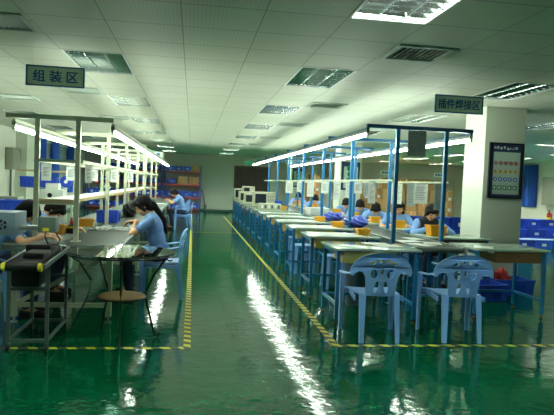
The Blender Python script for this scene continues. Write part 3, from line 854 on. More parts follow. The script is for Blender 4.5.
# items on bench
ybin(-1.50, 6.62, BZ, 'orange parts bin nearest the camera on the left bench', orange_m, .24, .16, .11)
ybin(-1.36, 7.75, BZ, 'orange parts bin standing before the blue bin on the left bench', orange_m, .21, .14, .10)
crate(.30, .26, .17, (-1.19, 8.55, BZ+.004), 0, 'royal blue bin on the left bench behind the nearest post', bin_blue, 'bin', 'desk_bin')
j = thing('solder_jar', 'dark jar with yellow band and red top beside the orange bin', 'jar', (-1.34, 6.75, BZ))
part('jar_body', MB().lathe([(.055, 0), (.058, .01), (.058, .09), (.05, .1)]), black_m, j)
part('band', MB().lathe([(.059, .06), (.06, .062), (.06, .085), (.059, .087)]), label_y, j)
part('cap', MB().lathe([(.02, .1), (.022, .13), (.012, .15), (.01, .18)]), redbag_m, j)
rnd = random.Random(4); m = MB()
for k in range(26):
    a, b_ = rnd.uniform(-.2, .2), rnd.uniform(-.17, .17); pts = []
    for q in range(6): pts.append((a+rnd.uniform(-.06, .06), b_+rnd.uniform(-.05, .05), .008+rnd.uniform(0, .035)*(1-abs(a)*3)))
    m.tube(pts, .006, 6)
solo('white_wire_scraps', m, foam_m, 'loose heap of white wire scraps on the left bench beside the nearest post', 'wire', (-.98, 7.25, BZ+.006))['kind'] = 'stuff'
bag(-1.02, 9.9, BZ+.004, .24, .4, .26, 'dark bag standing on the left bench beyond the ponytailed worker', black_m, 12, 'dark_bag', 'bag')
t = thing('spray_bottle', 'small white bottle with teal label on the overhead shelf', 'bottle', (-1.27, 8.9, 1.16))
part('bottle_body', MB().lathe([(.045, 0), (.05, .01), (.05, .1), (.02, .14), (.018, .16)]), white_m, t)
part('label_band', MB().lathe([(.0505, .03), (.0515, .032), (.0515, .075), (.0505, .078)]), mat('teal label', (30, 120, 130), .5), t)
part('cap', MB().lathe([(.02, .155), (.02, .19), (.012, .2)]), white_m, t)
paper(-.86, 15.6, BZ+.0045, .3, .4, .2, 'white paper on the left bench before the farthest worker')['group'] = 'papers on the left bench'

# blower box with fan and the small black belt feeder
t = thing('blower_unit', 'grey blue blower box with round fan grille on a dark stand', 'machine', (-1.62, 5.02, 0))
part('housing', MB().ext(-.3, .22, -.16, .16, .90, 1.085, .006), machine_m, t)
fg = part('fan_grille', MB().cyl((.12, -.168, .985), (.12, -.158, .985), .045, 24), black_m, t)
m = MB()
for k in range(5):
    a = k*2*PI/5; m.box((.12+.024*math.cos(a), -.17, .985+.024*math.sin(a)), (.034, .004, .016), rot=Matrix.Rotation(-a, 3, 'Y'))
m.tube([(.12+.045*math.cos(a*PI/10), -.168, .985+.045*math.sin(a*PI/10)) for a in range(20)], .004, 6, True)
part('fan_blades', m, machine_m, fg)
part('pipe', MB().cyl((.215, 0, .955), (.375, 0, .955), .022, 14), alu_m, t)
part('stand_column', MB().ext(-.25, -.15, -.05, .05, .02, .90), black_m, t, False)
part('stand_foot', MB().ext(-.3, -.12, -.2, .2, 0, .02), black_m, t, False)
cb = part('control_box', MB().ext(.37, .51, -.07, .07, .925, 1.05, .006), ctrl_m, t)
part('warning_sticker', MB().ext(.41, .46, -.073, -.069, .935, .962), label_y, cb, False)
part('cable', MB().tube([(.49, .0, .93), (.53, .02, .86), (.50, .05, .81), (.44, .0, .82), (.42, -.03, .88), (.42, -.02, .93)], .006, 6), black_m, t)

f = thing('belt_feeder', 'small black belt feeder with yellow roller caps on a wheeled frame', 'conveyor', (-1.245, 4.96, 0))
part('belt', MB().sweep([(0, -.42, .705), (0, .46, .745)], [(-.11, -.02), (.11, -.02), (.11, .02), (-.11, .02)]), black_m, f, False)
part('roller', MB().cyl((-.115, -.44, .70), (.115, -.44, .70), .036, 20), black_m, f)
for s in (-1, 1): part('roller_cap', MB().cyl((s*.116, -.44, .70), (s*.142, -.44, .70), .032, 20), label_y, f)
for s in (-1, 1): part('side_rail', MB().sweep([(s*.155, -.42, .70), (s*.155, .48, .745)], [(-.009, -.016), (.009, -.016), (.009, .016), (-.009, .016)]), alu_m, f, False)
part('motor_housing', MB().ext(-.105, .105, -.36, -.06, .53, .665, .02), black_m, f)
for s in (-1, 1):
    for y in (-.26, .42):
        lg = part('leg', MB().ext(s*.145-.013, s*.145+.013, y-.013, y+.013, .06, .70+.025*(y > 0)), steel_m, f, False)
        part('caster', MB().cyl((s*.145-.012, y, .028), (s*.145+.012, y, .028), .028, 16).box((s*.145, y, .055), (.022, .022, .03)), black_m, lg)
for y in (-.26, .42):
    for z in (.09, .50): part('stretcher', MB().box((0, y, z), (.264, .022, .024)), steel_m, f, False)
for s in (-1, 1): part('stretcher', MB().box((s*.145, .08, .09), (.022, .654, .024)), steel_m, f, False)
part('guide_block', MB().box((-.01, .18, .785), (.20, .3, .07), .02).box((.02, -.1, .755), (.16, .26, .05), .015), black_m, f)
part('clamp', MB().tube([(.155, .16, .75), (.13, .2, .80), (.17, .26, .78), (.14, .30, .83)], .006, 6), alu_m, f)
# drooping cables under the bench end
solo('drooping_cable', MB().tube([(-.2, 0, .70), (-.05, -.02, .62), (.06, -.02, .45), (.03, -.02, .30), (-.03, -.03, .16), (-.1, -.03, .008)], .008, 6), black_m, 'black cable drooping to the floor from the near end of the left bench', 'cable', (-.95, 5.45, 0))

# round glass table
g = thing('round_glass_table', 'round glass table with wicker shelf and black iron legs', 'table', (-.575, 5.06, 0))
part('glass_top', MB().lathe([(.44, .758), (.45, .762), (.45, .770), (.445, .774)], seg=64), glass_m, g)
part('rim', MB().tube([(.452*math.cos(a*PI/32), .452*math.sin(a*PI/32), .752) for a in range(64)], .006, 8, True), iron_m, g)
part('wicker_shelf', MB().lathe([(.17, .36), (.20, .368), (.20, .382), (.19, .392), (.05, .398)], seg=40), wicker_m, g)
part('shelf_ring', MB().tube([(.203*math.cos(a*PI/24), .203*math.sin(a*PI/24), .375) for a in range(48)], .008, 8, True), iron_m, g)
for a in (math.radians(12), math.radians(132), math.radians(275)):
    prof = [(.44, .752), (.40, .73), (.34, .66), (.265, .54), (.215, .43), (.206, .375), (.22, .30), (.255, .17), (.285, .05), (.30, .02), (.325, .012), (.34, .03), (.325, .045)]
    part('leg', MB().tube([(r*math.cos(a), r*math.sin(a), z) for r, z in prof], .0095, 8), iron_m, g)
    sc = [(.44-.0+.028*math.cos(q*.55)-.03, .71+.028*math.sin(q*.55)) for q in range(11)]
    part('scroll', MB().tube([(r*math.cos(a), r*math.sin(a), z) for r, z in sc], .006, 6), iron_m, g)

# ------------------------------------------------------------------ people
def ik(S, T, l1, l2, pole):
    S, T = V(S), V(T); d = T-S; L = min(d.length, l1+l2-.005)
    if d.length > L: T = S+d.normalized()*L
    a = math.acos(max(-1, min(1, (l1*l1+L*L-l2*l2)/(2*l1*L))))
    u = d.normalized(); p = V(pole)-u*V(pole).dot(u); p.normalize()
    return S+u*l1*math.cos(a)+p*l1*math.sin(a), T
def remesh(mb, vox, mats, name, smooth_it=4):
    me = mb.mesh('tmp', mats, False)
    o = bpy.data.objects.new('tmp', me); COL.objects.link(o)
    md = o.modifiers.new('r', 'REMESH'); md.mode = 'VOXEL'; md.voxel_size = vox; md.use_smooth_shade = True
    ms = o.modifiers.new('s', 'SMOOTH'); ms.factor = .5; ms.iterations = smooth_it
    dg = bpy.context.evaluated_depsgraph_get(); dg.update()
    r = bpy.data.meshes.new_from_object(o.evaluated_get(dg)); bpy.data.objects.remove(o); bpy.data.meshes.remove(me)
    r.name = name; r.materials.clear()
    for m in mats: r.materials.append(m)
    for p in r.polygons: p.use_smooth = True; p.material_index = 0
    return r
def person(label, loc, rz, lean=20, headp=35, hands=((-.1, .42, .80), (.1, .42, .80)), hair='pony', shirt=shirt_m, vest=None, vox=.006, turn=0, sleeves='short', group='seated workers', legs_fwd=.36, twist=0):
    root = None
    Lr = math.radians(lean); up = V((0, math.sin(Lr), math.cos(Lr)))
    hip = V((0, 0, .535))
    def T(s, x=0, f=0): # along the spine
        return hip+up*s+V((x, 0, 0))+V((0, math.cos(Lr), -math.sin(Lr)))*f
    Tor = Matrix.Rotation(-Lr, 3, 'X')
    body = MB(); cl = MB(); tr = MB()
    def both(f): f(body, 0); 
    def torso(m, g):
        m.ball(T(.02), (.155+g, .115+g, .12+g), 20, Tor); m.ball(T(.17), (.135+g, .095+g, .15+g), 20, Tor)
        m.ball(T(.32), (.155+g, .105+g, .15+g), 20, Tor); m.ball(T(.41), (.165+g, .075+g, .07+g), 20, Tor)
    torso(body, -.004); torso(cl, .010)
    cl.cone(T(.0), T(-.06), .15, .16, 20)
    # neck + head
    nb = T(.45); hp = math.radians(headp)
    hd = V((0, math.sin(hp), math.cos(hp)))
    nt_ = nb+V((0, math.sin((Lr+hp)/2), math.cos((Lr+hp)/2)))*.06
    body.cap(T(.40), nt_, .055, .05)
    hc = nt_+hd*.08+V((0, math.cos(hp), -math.sin(hp)))*.022
    HM = Matrix.Rotation(-hp, 3, 'X') @ Matrix.Rotation(turn, 3, 'Z')
    def H(x, y, z): return hc+HM @ V((x, y, z))
    body.ball(H(0, 0, .02), (.074, .092, .095), 22, HM); body.ball(H(0, .018, -.045), (.06, .068, .07), 18, HM)
    body.ball(H(0, .05, -.085), (.03, .03, .025), 12, HM)                 # chin
    body.cap(H(0, .085, .015), H(0, .105, -.022), .009, .014)              # nose
    body.ball(H(0, .082, -.055), (.024, .012, .012), 10, HM)               # mouth
    for s in (-1, 1):
        body.ball(H(s*.076, -.005, -.005), (.012, .022, .032), 10, HM)     # ears
        body.ball(H(s*.04, .074, -.02), (.022, .018, .02), 10, HM)
    # arms
    for s, hnd in ((-1, hands[0]), (1, hands[1])):
        S = T(.40, s*.165)
        E, W = ik(S, V(hnd)-V((0, .05, 0)), .27, .235, (s*.9, -.2, -.5))
        body.cap(S, E, .048, .038); body.cap(E, W, .038, .026)
        cl.ball(S, .06, 14)
        k = 1.0 if sleeves == 'long' else .62
        p1 = S.lerp(E, k); cl.cap(S, p1, .058, .054)
        if sleeves == 'long': cl.cap(E, E.lerp(W, .9), .05, .036)
        d = (V(hnd)-W); d = (W-E).normalized() if d.length < .01 else d.normalized()
        d = (d+V((-s*.35, .5, -.1))).normalized()
        side = d.cross(V((0, 0, 1))).normalized(); dn = side.cross(d).normalized()
        if dn.z > 0: dn = -dn
        pc = W+d*.045
        body.ball(pc, (.038, .042, .018), 12, Matrix((side, d, dn)).transposed())
        for q, (o_, ln) in enumerate(((-.030, .066), (-.010, .076), (.011, .072), (.030, .056))):
            b0 = pc+side*o_+d*.034; b1 = b0+d*ln*.45+dn*.008; b2 = b1+d*ln*.3+dn*.022; b3 = b2+d*ln*.1+dn*.02
            body.cap(b0, b1, .0092, .0088, 8); body.cap(b1, b2, .0088, .0082, 8); body.cap(b2, b3, .0082, .007, 8)
        inn = -s if side.x > 0 else s
        t0 = pc+side*inn*.03-d*.015; t1 = t0+side*inn*.022+d*.03+dn*.012; t2 = t1+d*.026+dn*.012-side*inn*.006
        body.cap(t0, t1, .0115, .0105, 8); body.cap(t1, t2, .0105, .009, 8)
    # legs
    for s in (-1, 1):
        hj = V((s*.085, .02, .515)); kn = V((s*.11, legs_fwd+.05, .52)); an = V((s*.11, legs_fwd-.03, .09)); toe = V((s*.12, legs_fwd+.12, .035))
        body.cap(hj, kn, .075, .055); body.cap(kn, an, .052, .036); body.cap(an, toe, .034, .028)
        tr.cap(hj, kn, .088, .066); tr.cap(kn, an.lerp(kn, .06), .064, .05)
    tr.ball((0, 0, .53), (.168, .125, .105), 18)
    bm_ = remesh(body, vox, [skin_m, eye_m, lip_m], 'person')
    HMi = HM.transposed()
    for p in bm_.polygons:
        q = HMi @ (V(p.center)-hc)
        for s in (-1, 1):
            if q.y > .05 and ((q.x-s*.034)/.015)**2+((q.z-.008)/.007)**2 < 1: p.material_index = 1
        if q.y > .05 and (q.x/.024)**2+((q.z+.055)/.008)**2 < 1: p.material_index = 2
    root = tag(link('person', bm_, None, loc, rz), label, 'person', group)
    link('shirt', remesh(cl, vox*1.3, [shirt], 'shirt'), root)
    if vest:
        vm = MB(); torso(vm, .022); vm.cap(T(.40, -.12), T(.40, .12), .07)
        link('vest', remesh(vm, vox*1.4, [vest], 'vest'), root)
    link('trousers', remesh(tr, vox*1.4, [jean_m], 'trousers'), root)
    for s in (-1, 1):
        m = MB().cap((s*.11, legs_fwd-.05, .045), (s*.12, legs_fwd+.13, .036), .045, .036); m.box((s*.115, legs_fwd+.04, .012), (.08, .25, .024), .008)
        part('shoe', m, shoe_m, root)
    hm = MB()
    hm.ball(H(0, -.018, .03), (.094, .100, .106), 22, HM); hm.ball(H(0, .03, .066), (.076, .074, .05), 18, HM)
    hm.ball(H(0, -.05, -.03), (.074, .06, .08), 16, HM)
    for s in (-1, 1): hm.cap(H(s*.076, .035, .05), H(s*.083, .012, -.05), .024, .018)
    if hair == 'pony':
        hm.ball(H(0, -.098, -.03), (.034, .034, .036), 12, HM)
        a = H(0, -.11, -.05); b_ = T(.36, 0, -.13); c_ = T(.20, .02, -.125)
        hm.cap(a, b_, .034, .038); hm.cap(b_, c_, .038, .014)
    elif hair == 'long':
        for s in (-1, 1): hm.cap(H(s*.076, -.01, -.0), T(.36, s*.095, .0)+V((0, .02, 0)), .026, .026)
        hm.cap(H(0, -.09, -.02), T(.26, 0, -.115), .06, .05)
    elif hair == 'bun':
        hm.ball(H(0, -.09, .085), (.04, .045, .04), 14, HM)
    link('hair', remesh(hm, vox*1.2, [hair_m], 'hair', 3), root)
    return root

# left line, aisle side
def seat(x, y, rz, lab, off=.0): chair(x, y, rz, lab)
person('woman with long black ponytail and light blue shirt at the left bench', (-.36, 6.95, 0), PI/2, 15, 34, ((-.05, .33, .90), (.06, .34, .885)), 'pony', vox=.005)
chair(-.33, 6.95, PI/2, 'blue plastic armchair carrying the ponytailed woman at the left bench')
person('short haired worker in light blue shirt bending over the far end of the left bench', (-.20, 16.6, 0), PI/2, 26, 44, ((-.12, .52, .84), (.12, .52, .84)), 'short', vox=.008)
chair(-.23, 16.6, PI/2, 'blue plastic armchair carrying the farthest worker on the left line')
chair(-.33, 18.2, PI/2-.2, 'empty blue plastic armchair behind the farthest worker on the left line')
# left line, far side
person('black haired worker bowed low behind the grey blue blower box', (-1.90, 5.95, 0), -PI/2, 24, 54, ((-.12, .52, .80), (.12, .54, .80)), 'short', vox=.006)
chair(-1.93, 5.95, -PI/2, 'blue plastic armchair of the bowed worker behind the blower box')
person('worker in light blue shirt bending under the overhead shelf of the left bench', (-1.90, 6.95, 0), -PI/2, 28, 60, ((-.1, .56, .80), (.14, .62, .80)), 'short', vox=.006)
chair(-1.93, 6.95, -PI/2, 'blue plastic armchair of the worker bending under the overhead shelf')
# right line, far side
def rperson(k, x, y, rz, lab, short, **kw):
    person(lab, (x, y, 0), rz, **kw)
    d = V((math.sin(rz), -math.cos(rz)))*.03
    chair(x+d.x, y+d.y, rz, 'blue plastic armchair under the '+short)
rperson(0, 3.47, 8.20, PI+.05, 'worker in dark vest over blue sleeves facing the camera near the pillar', 'worker in the dark vest', lean=14, headp=36, hair='short', vest=vest_m, hands=((-.12, .42, .86), (.10, .40, .86)), sleeves='long')
rperson(1, 3.50, 9.50, PI-.2, 'long haired worker in blue shirt beside the nearest blue post', 'long haired worker on the right line', lean=14, headp=26, hair='long', vox=.007, turn=.3)
rperson(2, 3.52, 10.8, PI-.22, 'black haired worker in blue shirt with bowed head, third along the right line', 'third worker along the right line', lean=24, headp=60, hair='short', vox=.008)
rperson(3, 3.60, 12.1, PI-.22, 'black haired worker in blue shirt, fourth along the right line', 'fourth worker along the right line', lean=22, headp=54, hair='short', vox=.008)
rperson(4, 3.64, 13.4, PI-.2, 'worker half hidden by a blue post, fifth along the right line', 'fifth worker along the right line', lean=24, headp=54, hair='short', vox=.008)
rperson(5, 3.46, 16.0, PI-.2, 'black haired worker sixth along the right line, before the second pillar', 'sixth worker along the right line', lean=22, headp=50, hair='short', vox=.008)
rperson(6, 3.46, 18.6, PI-.2, 'farthest black haired worker on the right line', 'farthest worker on the right line', lean=20, headp=48, hair='short', vox=.008)

# ------------------------------------------------------------------ back: racks with crates
def rack(x0, w, lab, k):
    t = thing('storage_rack', lab, 'rack', (x0, 26.55, 0), 0, group='red and blue storage racks')
    for x in (.03, w-.03):
        for y in (.03, .57): part('upright', MB().ext(x-.025, x+.025, y-.025, y+.025, 0, 2.1), rackblue_m, t, False)
    for z in ZS:
        o = part('shelf', MB().ext(.05, w-.05, .02, .58, z-.02, z), steel_m, t, False)
        part('beam', MB().ext(.055, w-.055, -.0, .04, z-.085, z-.021).ext(.055, w-.055, .56, .6, z-.085, z-.021), red_m, o, False)
    part('side_panel', MB().ext(w-.03, w-.02, .055, .545, .1, 2.08), bluedark_m, t, False)
    return t
ZS = (.13, .66, 1.24, 1.83)
RX = [(-4.75, 1.7), (-3.03, 1.7), (-1.31, 1.7)]
rn = ['leftmost storage rack', 'middle storage rack', 'storage rack beside the back aisle']
sn = ['bottom', 'second', 'third', 'top']
rnd = random.Random(11)
for k, (x0, w) in enumerate(RX):
    rack(x0, w, ['leftmost red beamed storage rack on the back wall', 'middle red beamed storage rack on the back wall', 'red beamed storage rack at the end of the aisle'][k], k)
    for j, z in enumerate(ZS):
        n = 4 if j != 2 else 3
        for i in range(n):
            x = x0+.09+(w-.18)*(i+.5)/n
            pos = ['leftmost', 'second', 'third', 'fourth'][i]
            if (k == 2 and j == 2 and i > 0) or (j == 3 and k == 2 and i == 3):
                m = MB(); cw, chh = (.44, .34) if j == 2 else (.36, .25)
                m.ext(-cw/2, cw/2, -.2, .2, 0, chh, .004)
                o = solo('cardboard_box', m, card2_m, f"{pos} cardboard box on the {sn[j]} shelf of the {rn[k]}", 'box', (x, 26.83, z), 0, 'cardboard boxes on the racks', False)
                part('packing_tape', MB().ext(-.025, .025, -.203, -.2, chh*.5, chh-.002).ext(-.025, .025, -.2, .2, chh, chh+.002), tape_m, o, False)
            else:
                crate(.36, .44, [.22, .25, .22, .22][j], (x, 26.84, z), 0, f"{pos} blue crate on the {sn[j]} shelf of the {rn[k]}", bin_blue if (i+j) % 2 else bin_blue2, 'crate', 'rack_crate', 'blue crates on the racks', lab=True)
# floor vacuum/pallet truck beside the rack
t = thing('pallet_truck', 'dark pallet truck with a slanting handle beside the rack at the back wall', 'pallet truck', (.95, 26.6, 0))
part('handle', MB().tube([(-.35, 0, .18), (-.42, 0, .6), (-.5, 0, 1.0), (-.58, 0, 1.05)], .022, 8), black_m, t)
for s in (-1, 1): part('fork', MB().ext(-.3, .75, s*.18-.06, s*.18+.06, .06, .12, .01), steel_m, t)
part('pump_body', MB().ext(-.42, -.28, -.14, .14, .08, .34, .02), steel_m, t)
for x in (-.36, .62):
    for s in (-1, 1): part('wheel', MB().cyl((x, s*.18-.04, .04), (x, s*.18+.04, .04), .04, 14), black_m, t)

# dark doors on the back wall + exit sign
d = struct('door_1', MB().ext(2.0, 2.78, YB-.05, YB, 0, 2.12), door_m); struct('handle', MB().box((2.70, YB-.08, 1.0), (.03, .06, .14), .006), alu_m, d)
d = struct('door_2', MB().ext(2.80, 3.58, YB-.05, YB, 0, 2.12), door_m); struct('handle', MB().box((2.88, YB-.08, 1.0), (.03, .06, .14), .006), alu_m, d)
m = MB(); m.ext(1.92, 2.0, YB-.07, YB, 0, 2.2); m.ext(3.58, 3.66, YB-.07, YB, 0, 2.2); m.ext(2.0, 3.58, YB-.07, YB, 2.12, 2.2); m.ext(2.78, 2.80, YB-.055, YB, 0, 2.12)
struct('trim_3', m, door2_m)
t = thing('exit_sign', 'small green exit sign above the dark double door', 'sign', (2.62, YB, 2.28))
part('case', MB().ext(-.22, .22, -.05, 0, 0, .16, .006), extg_m, t)
part('arrow', MB().poly([(-.12, -.053, .08), (-.07, -.053, .12), (-.07, -.053, .095), (.0, -.053, .095), (.0, -.053, .065), (-.07, -.053, .065), (-.07, -.053, .04)], (0, .003, 0)).box((.08, -.052, .08), (.03, .003, .07)), bin_cav, t, False)

# cardboard stacks (right back) and crates
def carton(x, y, z, w, d, h, lab, m_, grp, rz=0):
    key = ('carton', w, d, h, m_.name)
    if key not in CR:
        CR[key] = (MB().ext(-w/2, w/2, -d/2, d/2, 0, h, .004).mesh('cardboard_box', m_, False),
                   MB().ext(-.03, .03, -d/2-.003, -d/2, h*.45, h-.005).ext(-.03, .03, -d/2-.003, d/2, h, h+.001).mesh('packing_tape', tape_m, False),
                   MB().ext(w*.12, w*.38, -d/2-.003, -d/2, h*.12, h*.4).mesh('paper_label', bin_cav, False))
    o = tag(link('cardboard_box', CR[key][0], None, (x, y, z), rz), lab, 'box', grp)
    link('packing_tape', CR[key][1], o)
    if (int(x*7+z*5) % 2): link('paper_label', CR[key][2], o)
    return o
cols = [(6.70, 3), (7.24, 3), (7.78, 3), (8.32, 4), (8.86, 4), (9.40, 4), (9.94, 4), (10.48, 4), (11.02, 3)]
lv = ['bottom', 'second', 'third', 'fourth', 'fifth', 'top']
for i, (x, n) in enumerate(cols):
    z = 0
    for jx in range(n):
        h = (.48, .45, .46)[(i+jx) % 3]
        carton(x+rnd.uniform(-.02, .02), 24.0+rnd.uniform(-.05, .05), z, .5, .5, h,
               f"{lv[jx]} cardboard box of the {['leftmost','second','third','fourth','fifth','sixth','seventh','eighth','rightmost'][i]} stack by the right back corner", card_m if (i*3+jx) % 4 else card2_m, 'stacked cardboard boxes')
        z += h+.002
for k, (x, n) in enumerate(((4.95, 4), (5.45, 5))):
    z = 0
    for jx in range(n):
        carton(x, 25.6, z, .44, .44, .38, f"{lv[jx]} cardboard box of the {['left','right'][k]} narrow stack behind the farthest pillar", card2_m, 'cardboard boxes behind the pillars'); z += .382
# mid crates behind workers
for i in range(4):
    for jx in range(3):
        crate(.46, .36, .27, (4.98+i*.50, 12.3, jx*.272), 0, f"{['bottom','middle','top'][jx]} blue crate in the {['leftmost','second','third','rightmost'][i]} stack behind the seated workers", bin_blue if (i+jx) % 2 else bin_blue2, 'crate', 'plastic_crate', 'blue crate stacks behind the workers', lab=True)
# far right rows of crates
for r_, (y, n, hs, x0) in enumerate(((14.0, 8, 1, 8.6), (14.9, 7, 2, 8.95), (16.0, 3, 3, 9.55))):
    for i in range(n):
        for jx in range(hs):
            crate(.52, .40, .22, (x0+i*.56, y, jx*.222), 0, f"{['bottom','second','third'][jx]} crate at the {['leftmost','second','third','fourth','fifth','sixth','seventh','eighth','rightmost'][i]} place, {['front','middle','back'][r_]} row by the right wall", bin_blue if (i+jx) % 2 else bin_blue2, 'crate', 'plastic_crate', 'rows of blue crates by the right wall', lab=jx == hs-1)
solo('plastic_sheet', MB().box((0, 0, .004), (4.4, .42, .008)), navy_m, 'pale bluish plastic sheet spread over the front row of crates', 'sheet', (10.56, 14.0, .224), smooth=False)

# right wall: blue curtain, grey cabinet, extinguisher
def curtain(loc, w, h, axis, label, n=24):
    m = MB(); pts = []
    for i in range(n*4+1):
        u = i/(n*4); off = .028*math.sin(u*w/.11*2*PI)
        pts.append((off, u*w) if axis == 'Y' else (u*w, off))
    a = [m.bm.verts.new((x, y, 0)) for x, y in pts]; b_ = [m.bm.verts.new((x, y, h)) for x, y in pts]
    for i in range(len(a)-1): m.bm.faces.new((a[i], a[i+1], b_[i+1], b_[i]))
    bmesh.ops.solidify(m.bm, geom=m.bm.faces[:], thickness=.004)
    t = thing('curtain', label, 'curtain', loc, 0, group='blue curtains')
    part('cloth', m, curtain_m, t)
    part('curtain_rod', MB().cyl((0, -.06, h+.015), (0, w+.06, h+.015), .014, 10) if axis == 'Y' else MB().cyl((-.06, 0, h+.015), (w+.06, 0, h+.015), .014, 10), alu_m, t)
    return t
curtain((12.93, 20.15, .93), .95, 1.62, 'Y', 'blue curtain on the right wall beyond the near pillar')
t = thing('wall_cabinet', 'grey steel cabinet on the right wall at the picture edge', 'cabinet', (13.0, 19.3, 1.05))
part('case', MB().ext(-.22, 0, -.55, .28, 0, 1.02, .008), greybox_m, t); part('door', MB().ext(-.232, -.221, -.53, .26, .02, 1.0, .004), greybox_m, t)
t = thing('fire_extinguisher', 'red fire extinguisher on the wall bracket under the grey cabinet', 'fire extinguisher', (12.9, 19.25, .34))
part('cylinder', MB().lathe([(.07, 0), (.08, .02), (.08, .36), (.06, .42), (.025, .45)]), ext_red, t)
part('label_band', MB().lathe([(.0802, .14), (.081, .142), (.081, .26), (.0802, .262)]), label_y, t)
part('valve', MB().cyl((0, 0, .44), (0, 0, .5), .02, 10).box((-.03, 0, .51), (.12, .02, .02)), black_m, t)
part('bracket', MB().ext(.075, .1, -.05, .05, .05, .4), steel_m, t, False)
t = thing('wall_notice', 'small pale blue notice beside the curtain on the right wall', 'sign', (13.0, 21.35, 2.3)); part('board', MB().ext(-.012, 0, -.2, .2, 0, .3), sign_m, t, False); part('mark', MB().ext(-.015, -.012, -.12, .12, .1, .2), signt_m, t, False)
for k, (x, y) in enumerate(((8.6, 20.6), (10.7, 20.6))):
    t = thing('hanging_sign', ['small blue lettered sign hanging before the cardboard boxes, the left one', 'small blue lettered sign hanging before the cardboard boxes, the right one'][k], 'sign', (x-1.45, y, 2.08), group='small distant hanging signs')
    part('board', MB().ext(-.26, .26, -.006, .006, -.16, 0), sign_m, t, False)
    m = MB(); 
    for i in range(4): m.ext(-.2+i*.1, -.13+i*.1, -.009, -.006, -.12, -.04)
    part('lettering', m, signt_m, t, False)
    for xx in (-.2, .2): part('wire', MB().cyl((xx, 0, 0), (xx, 0, CEIL-2.08), .001, 6), alu_m, t)
t = thing('hanging_sign', 'small pale sign with blue marks hanging at the far end of the left line', 'sign', (-1.05, 15.5, 2.13))
part('board', MB().ext(-.26, .26, -.006, .006, -.17, 0), sign_m, t, False)
m = MB()
for i in range(3): m.ext(-.18+i*.13, -.09+i*.13, -.009, -.006, -.13, -.04)
part('lettering', m, signt_m, t, False)
for xx in (-.2, .2): part('wire', MB().cyl((xx, 0, 0), (xx, 0, CEIL-2.13), .001, 6), alu_m, t)

# ------------------------------------------------------------------ left wall: window, curtains, box, side bench
w = struct('window_1', MB().ext(XL, XL+.04, 18.7, 24.1, .85, .93).ext(XL, XL+.04, 18.7, 24.1, 2.47, 2.55).ext(XL, XL+.04, 18.7, 18.78, .93, 2.47).ext(XL, XL+.04, 24.02, 24.1, .93, 2.47).ext(XL, XL+.04, 21.36, 21.44, .93, 2.47), white_m)
struct('pane', MB().ext(XL, XL+.015, 18.78, 24.02, .93, 2.47), window_m, w)
curtain((XL+.12, 18.75, .75), 1.0, 1.78, 'Y', 'blue curtain nearest the camera on the left wall window')
curtain((XL+.12, 20.6, .75), 1.0, 1.78, 'Y', 'middle blue curtain on the left wall window')
curtain((XL+.12, 23.1, .75), 1.0, 1.78, 'Y', 'farthest blue curtain on the left wall window')
t = thing('electrical_box', 'beige electrical box with a conduit on the left wall', 'electrical box', (XL+.004, 16.3, 1.5))
part('case', MB().ext(0, .2, -.32, .36, 0, .58, .008), greybox_m, t); part('door', MB().ext(.201, .212, -.29, .33, .03, .55, .004), greybox_m, t)
part('conduit', MB().cyl((.06, 0, -1.5), (.06, 0, 0), .03, 10), steel_m, t)
# side bench near the left wall with a raised shelf
t = thing('side_bench', 'pale side bench with a raised wooden shelf by the left wall', 'bench', (-3.35, 13.4, 0))
part('bench_top', MB().ext(-.66, .66, -.35, .35, .77, .8), bench_m, t, False)
for x in (-.62, .62):
    for y in (-.3, .3): part('leg', MB().ext(x-.02, x+.02, y-.02, y+.02, 0, .77), cream_m, t, False)
for x in (-.48, .48): part('shelf_post', MB().ext(x-.015, x+.015, .335, .36, .8, 1.5), cream_m, t, False)
part('raised_shelf', MB().ext(-.52, .52, .05, .335, 1.46, 1.5), wood_m, t, False)
part('lower_shelf', MB().ext(-.52, .52, .05, .335, 1.09, 1.11), cream_m, t, False)
for k, x in enumerate((-3.66, -3.18)):
    crate(.30, .22, .24, (x, 13.59, 1.11), 0, ['left blue bin on the raised side bench shelf', 'right blue bin on the raised side bench shelf'][k], bin_blue, 'bin', 'desk_bin', 'blue bins on the side bench')
t = thing('bench_press', 'white bench machine with a dark round port on the side bench', 'machine', (-3.06, 13.24, .8))
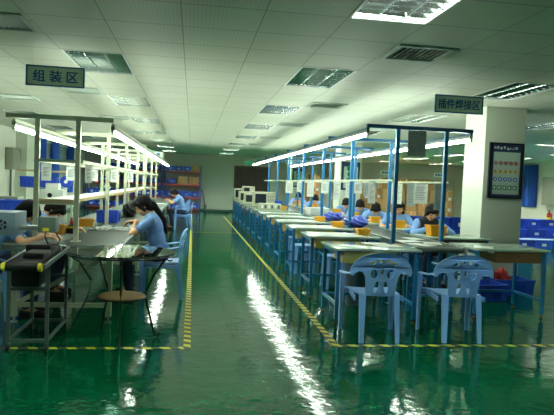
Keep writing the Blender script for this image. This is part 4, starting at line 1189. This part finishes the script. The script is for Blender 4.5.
part('case', MB().ext(-.28, .28, -.2, .2, 0, .28, .02), white_m, t); part('port', MB().cyl((0, -.21, .16), (0, -.19, .16), .05, 16), black_m, t); part('head', MB().ext(-.12, .16, -.1, .12, .28, .42, .02), white_m, t)
t = thing('desk_fan', 'small fan with blue round guard on the side bench', 'fan', (-2.84, 13.6, .8))
part('guard', MB().cyl((0, -.05, .46), (0, 0.03, .46), .13, 24), bin_blue, t); part('hub', MB().cyl((0, -.06, .46), (0, -.05, .46), .04, 12), white_m, t); part('stem', MB().cyl((0, 0, .02), (0, 0, .34), .015, 8), white_m, t); part('base', MB().cyl((0, 0, 0), (0, 0, .02), .1, 16), white_m, t)
t = thing('tool_cart', 'metal tool cart with hoses on its top by the left wall', 'cart', (-3.75, 11.6, 0))
part('tray', MB().ext(-.55, .55, -.3, .3, .86, .9).ext(-.5, .5, -.26, .26, .3, .32), steel_m, t, False)
for x in (-.52, .52):
    for y in (-.27, .27): part('post', MB().cyl((x, y, 0), (x, y, .86), .02, 8), alu_m, t)
for k in range(3): part('hose', MB().tube([(-.4+k*.12, 0, .9), (-.42+k*.12, 0, 1.05), (-.36+k*.12, .02, 1.16), (-.3+k*.13, .0, 1.08)], .022, 8), black_m, t)
part('press_plate', MB().ext(-.15, .5, -.2, .2, .9, .96, .01), greybox_m, t)
crate(.42, .34, .24, (-2.72, 9.4, .0+.75), 0, 'blue crate on a small stand behind the bowed worker', bin_blue)
t = thing('small_stand', 'small steel stand carrying a blue crate behind the bowed worker', 'stand', (-2.72, 9.4, 0))
part('tray', MB().ext(-.3, .3, -.25, .25, .72, .75), steel_m, t, False)
for x in (-.27, .27):
    for y in (-.22, .22): part('leg', MB().ext(x-.015, x+.015, y-.015, y+.015, 0, .72), steel_m, t, False)

# ------------------------------------------------------------------ world + colour management
w = bpy.data.worlds.new('world'); scene.world = w; w.use_nodes = True
w.node_tree.nodes['Background'].inputs[0].default_value = (.5, .6, .55, 1); w.node_tree.nodes['Background'].inputs[1].default_value = 0.0
vs = scene.view_settings
vs.view_transform = 'Standard'; vs.look = 'None'; vs.gamma = 1; vs.exposure = 1.3; vs.use_curve_mapping = False
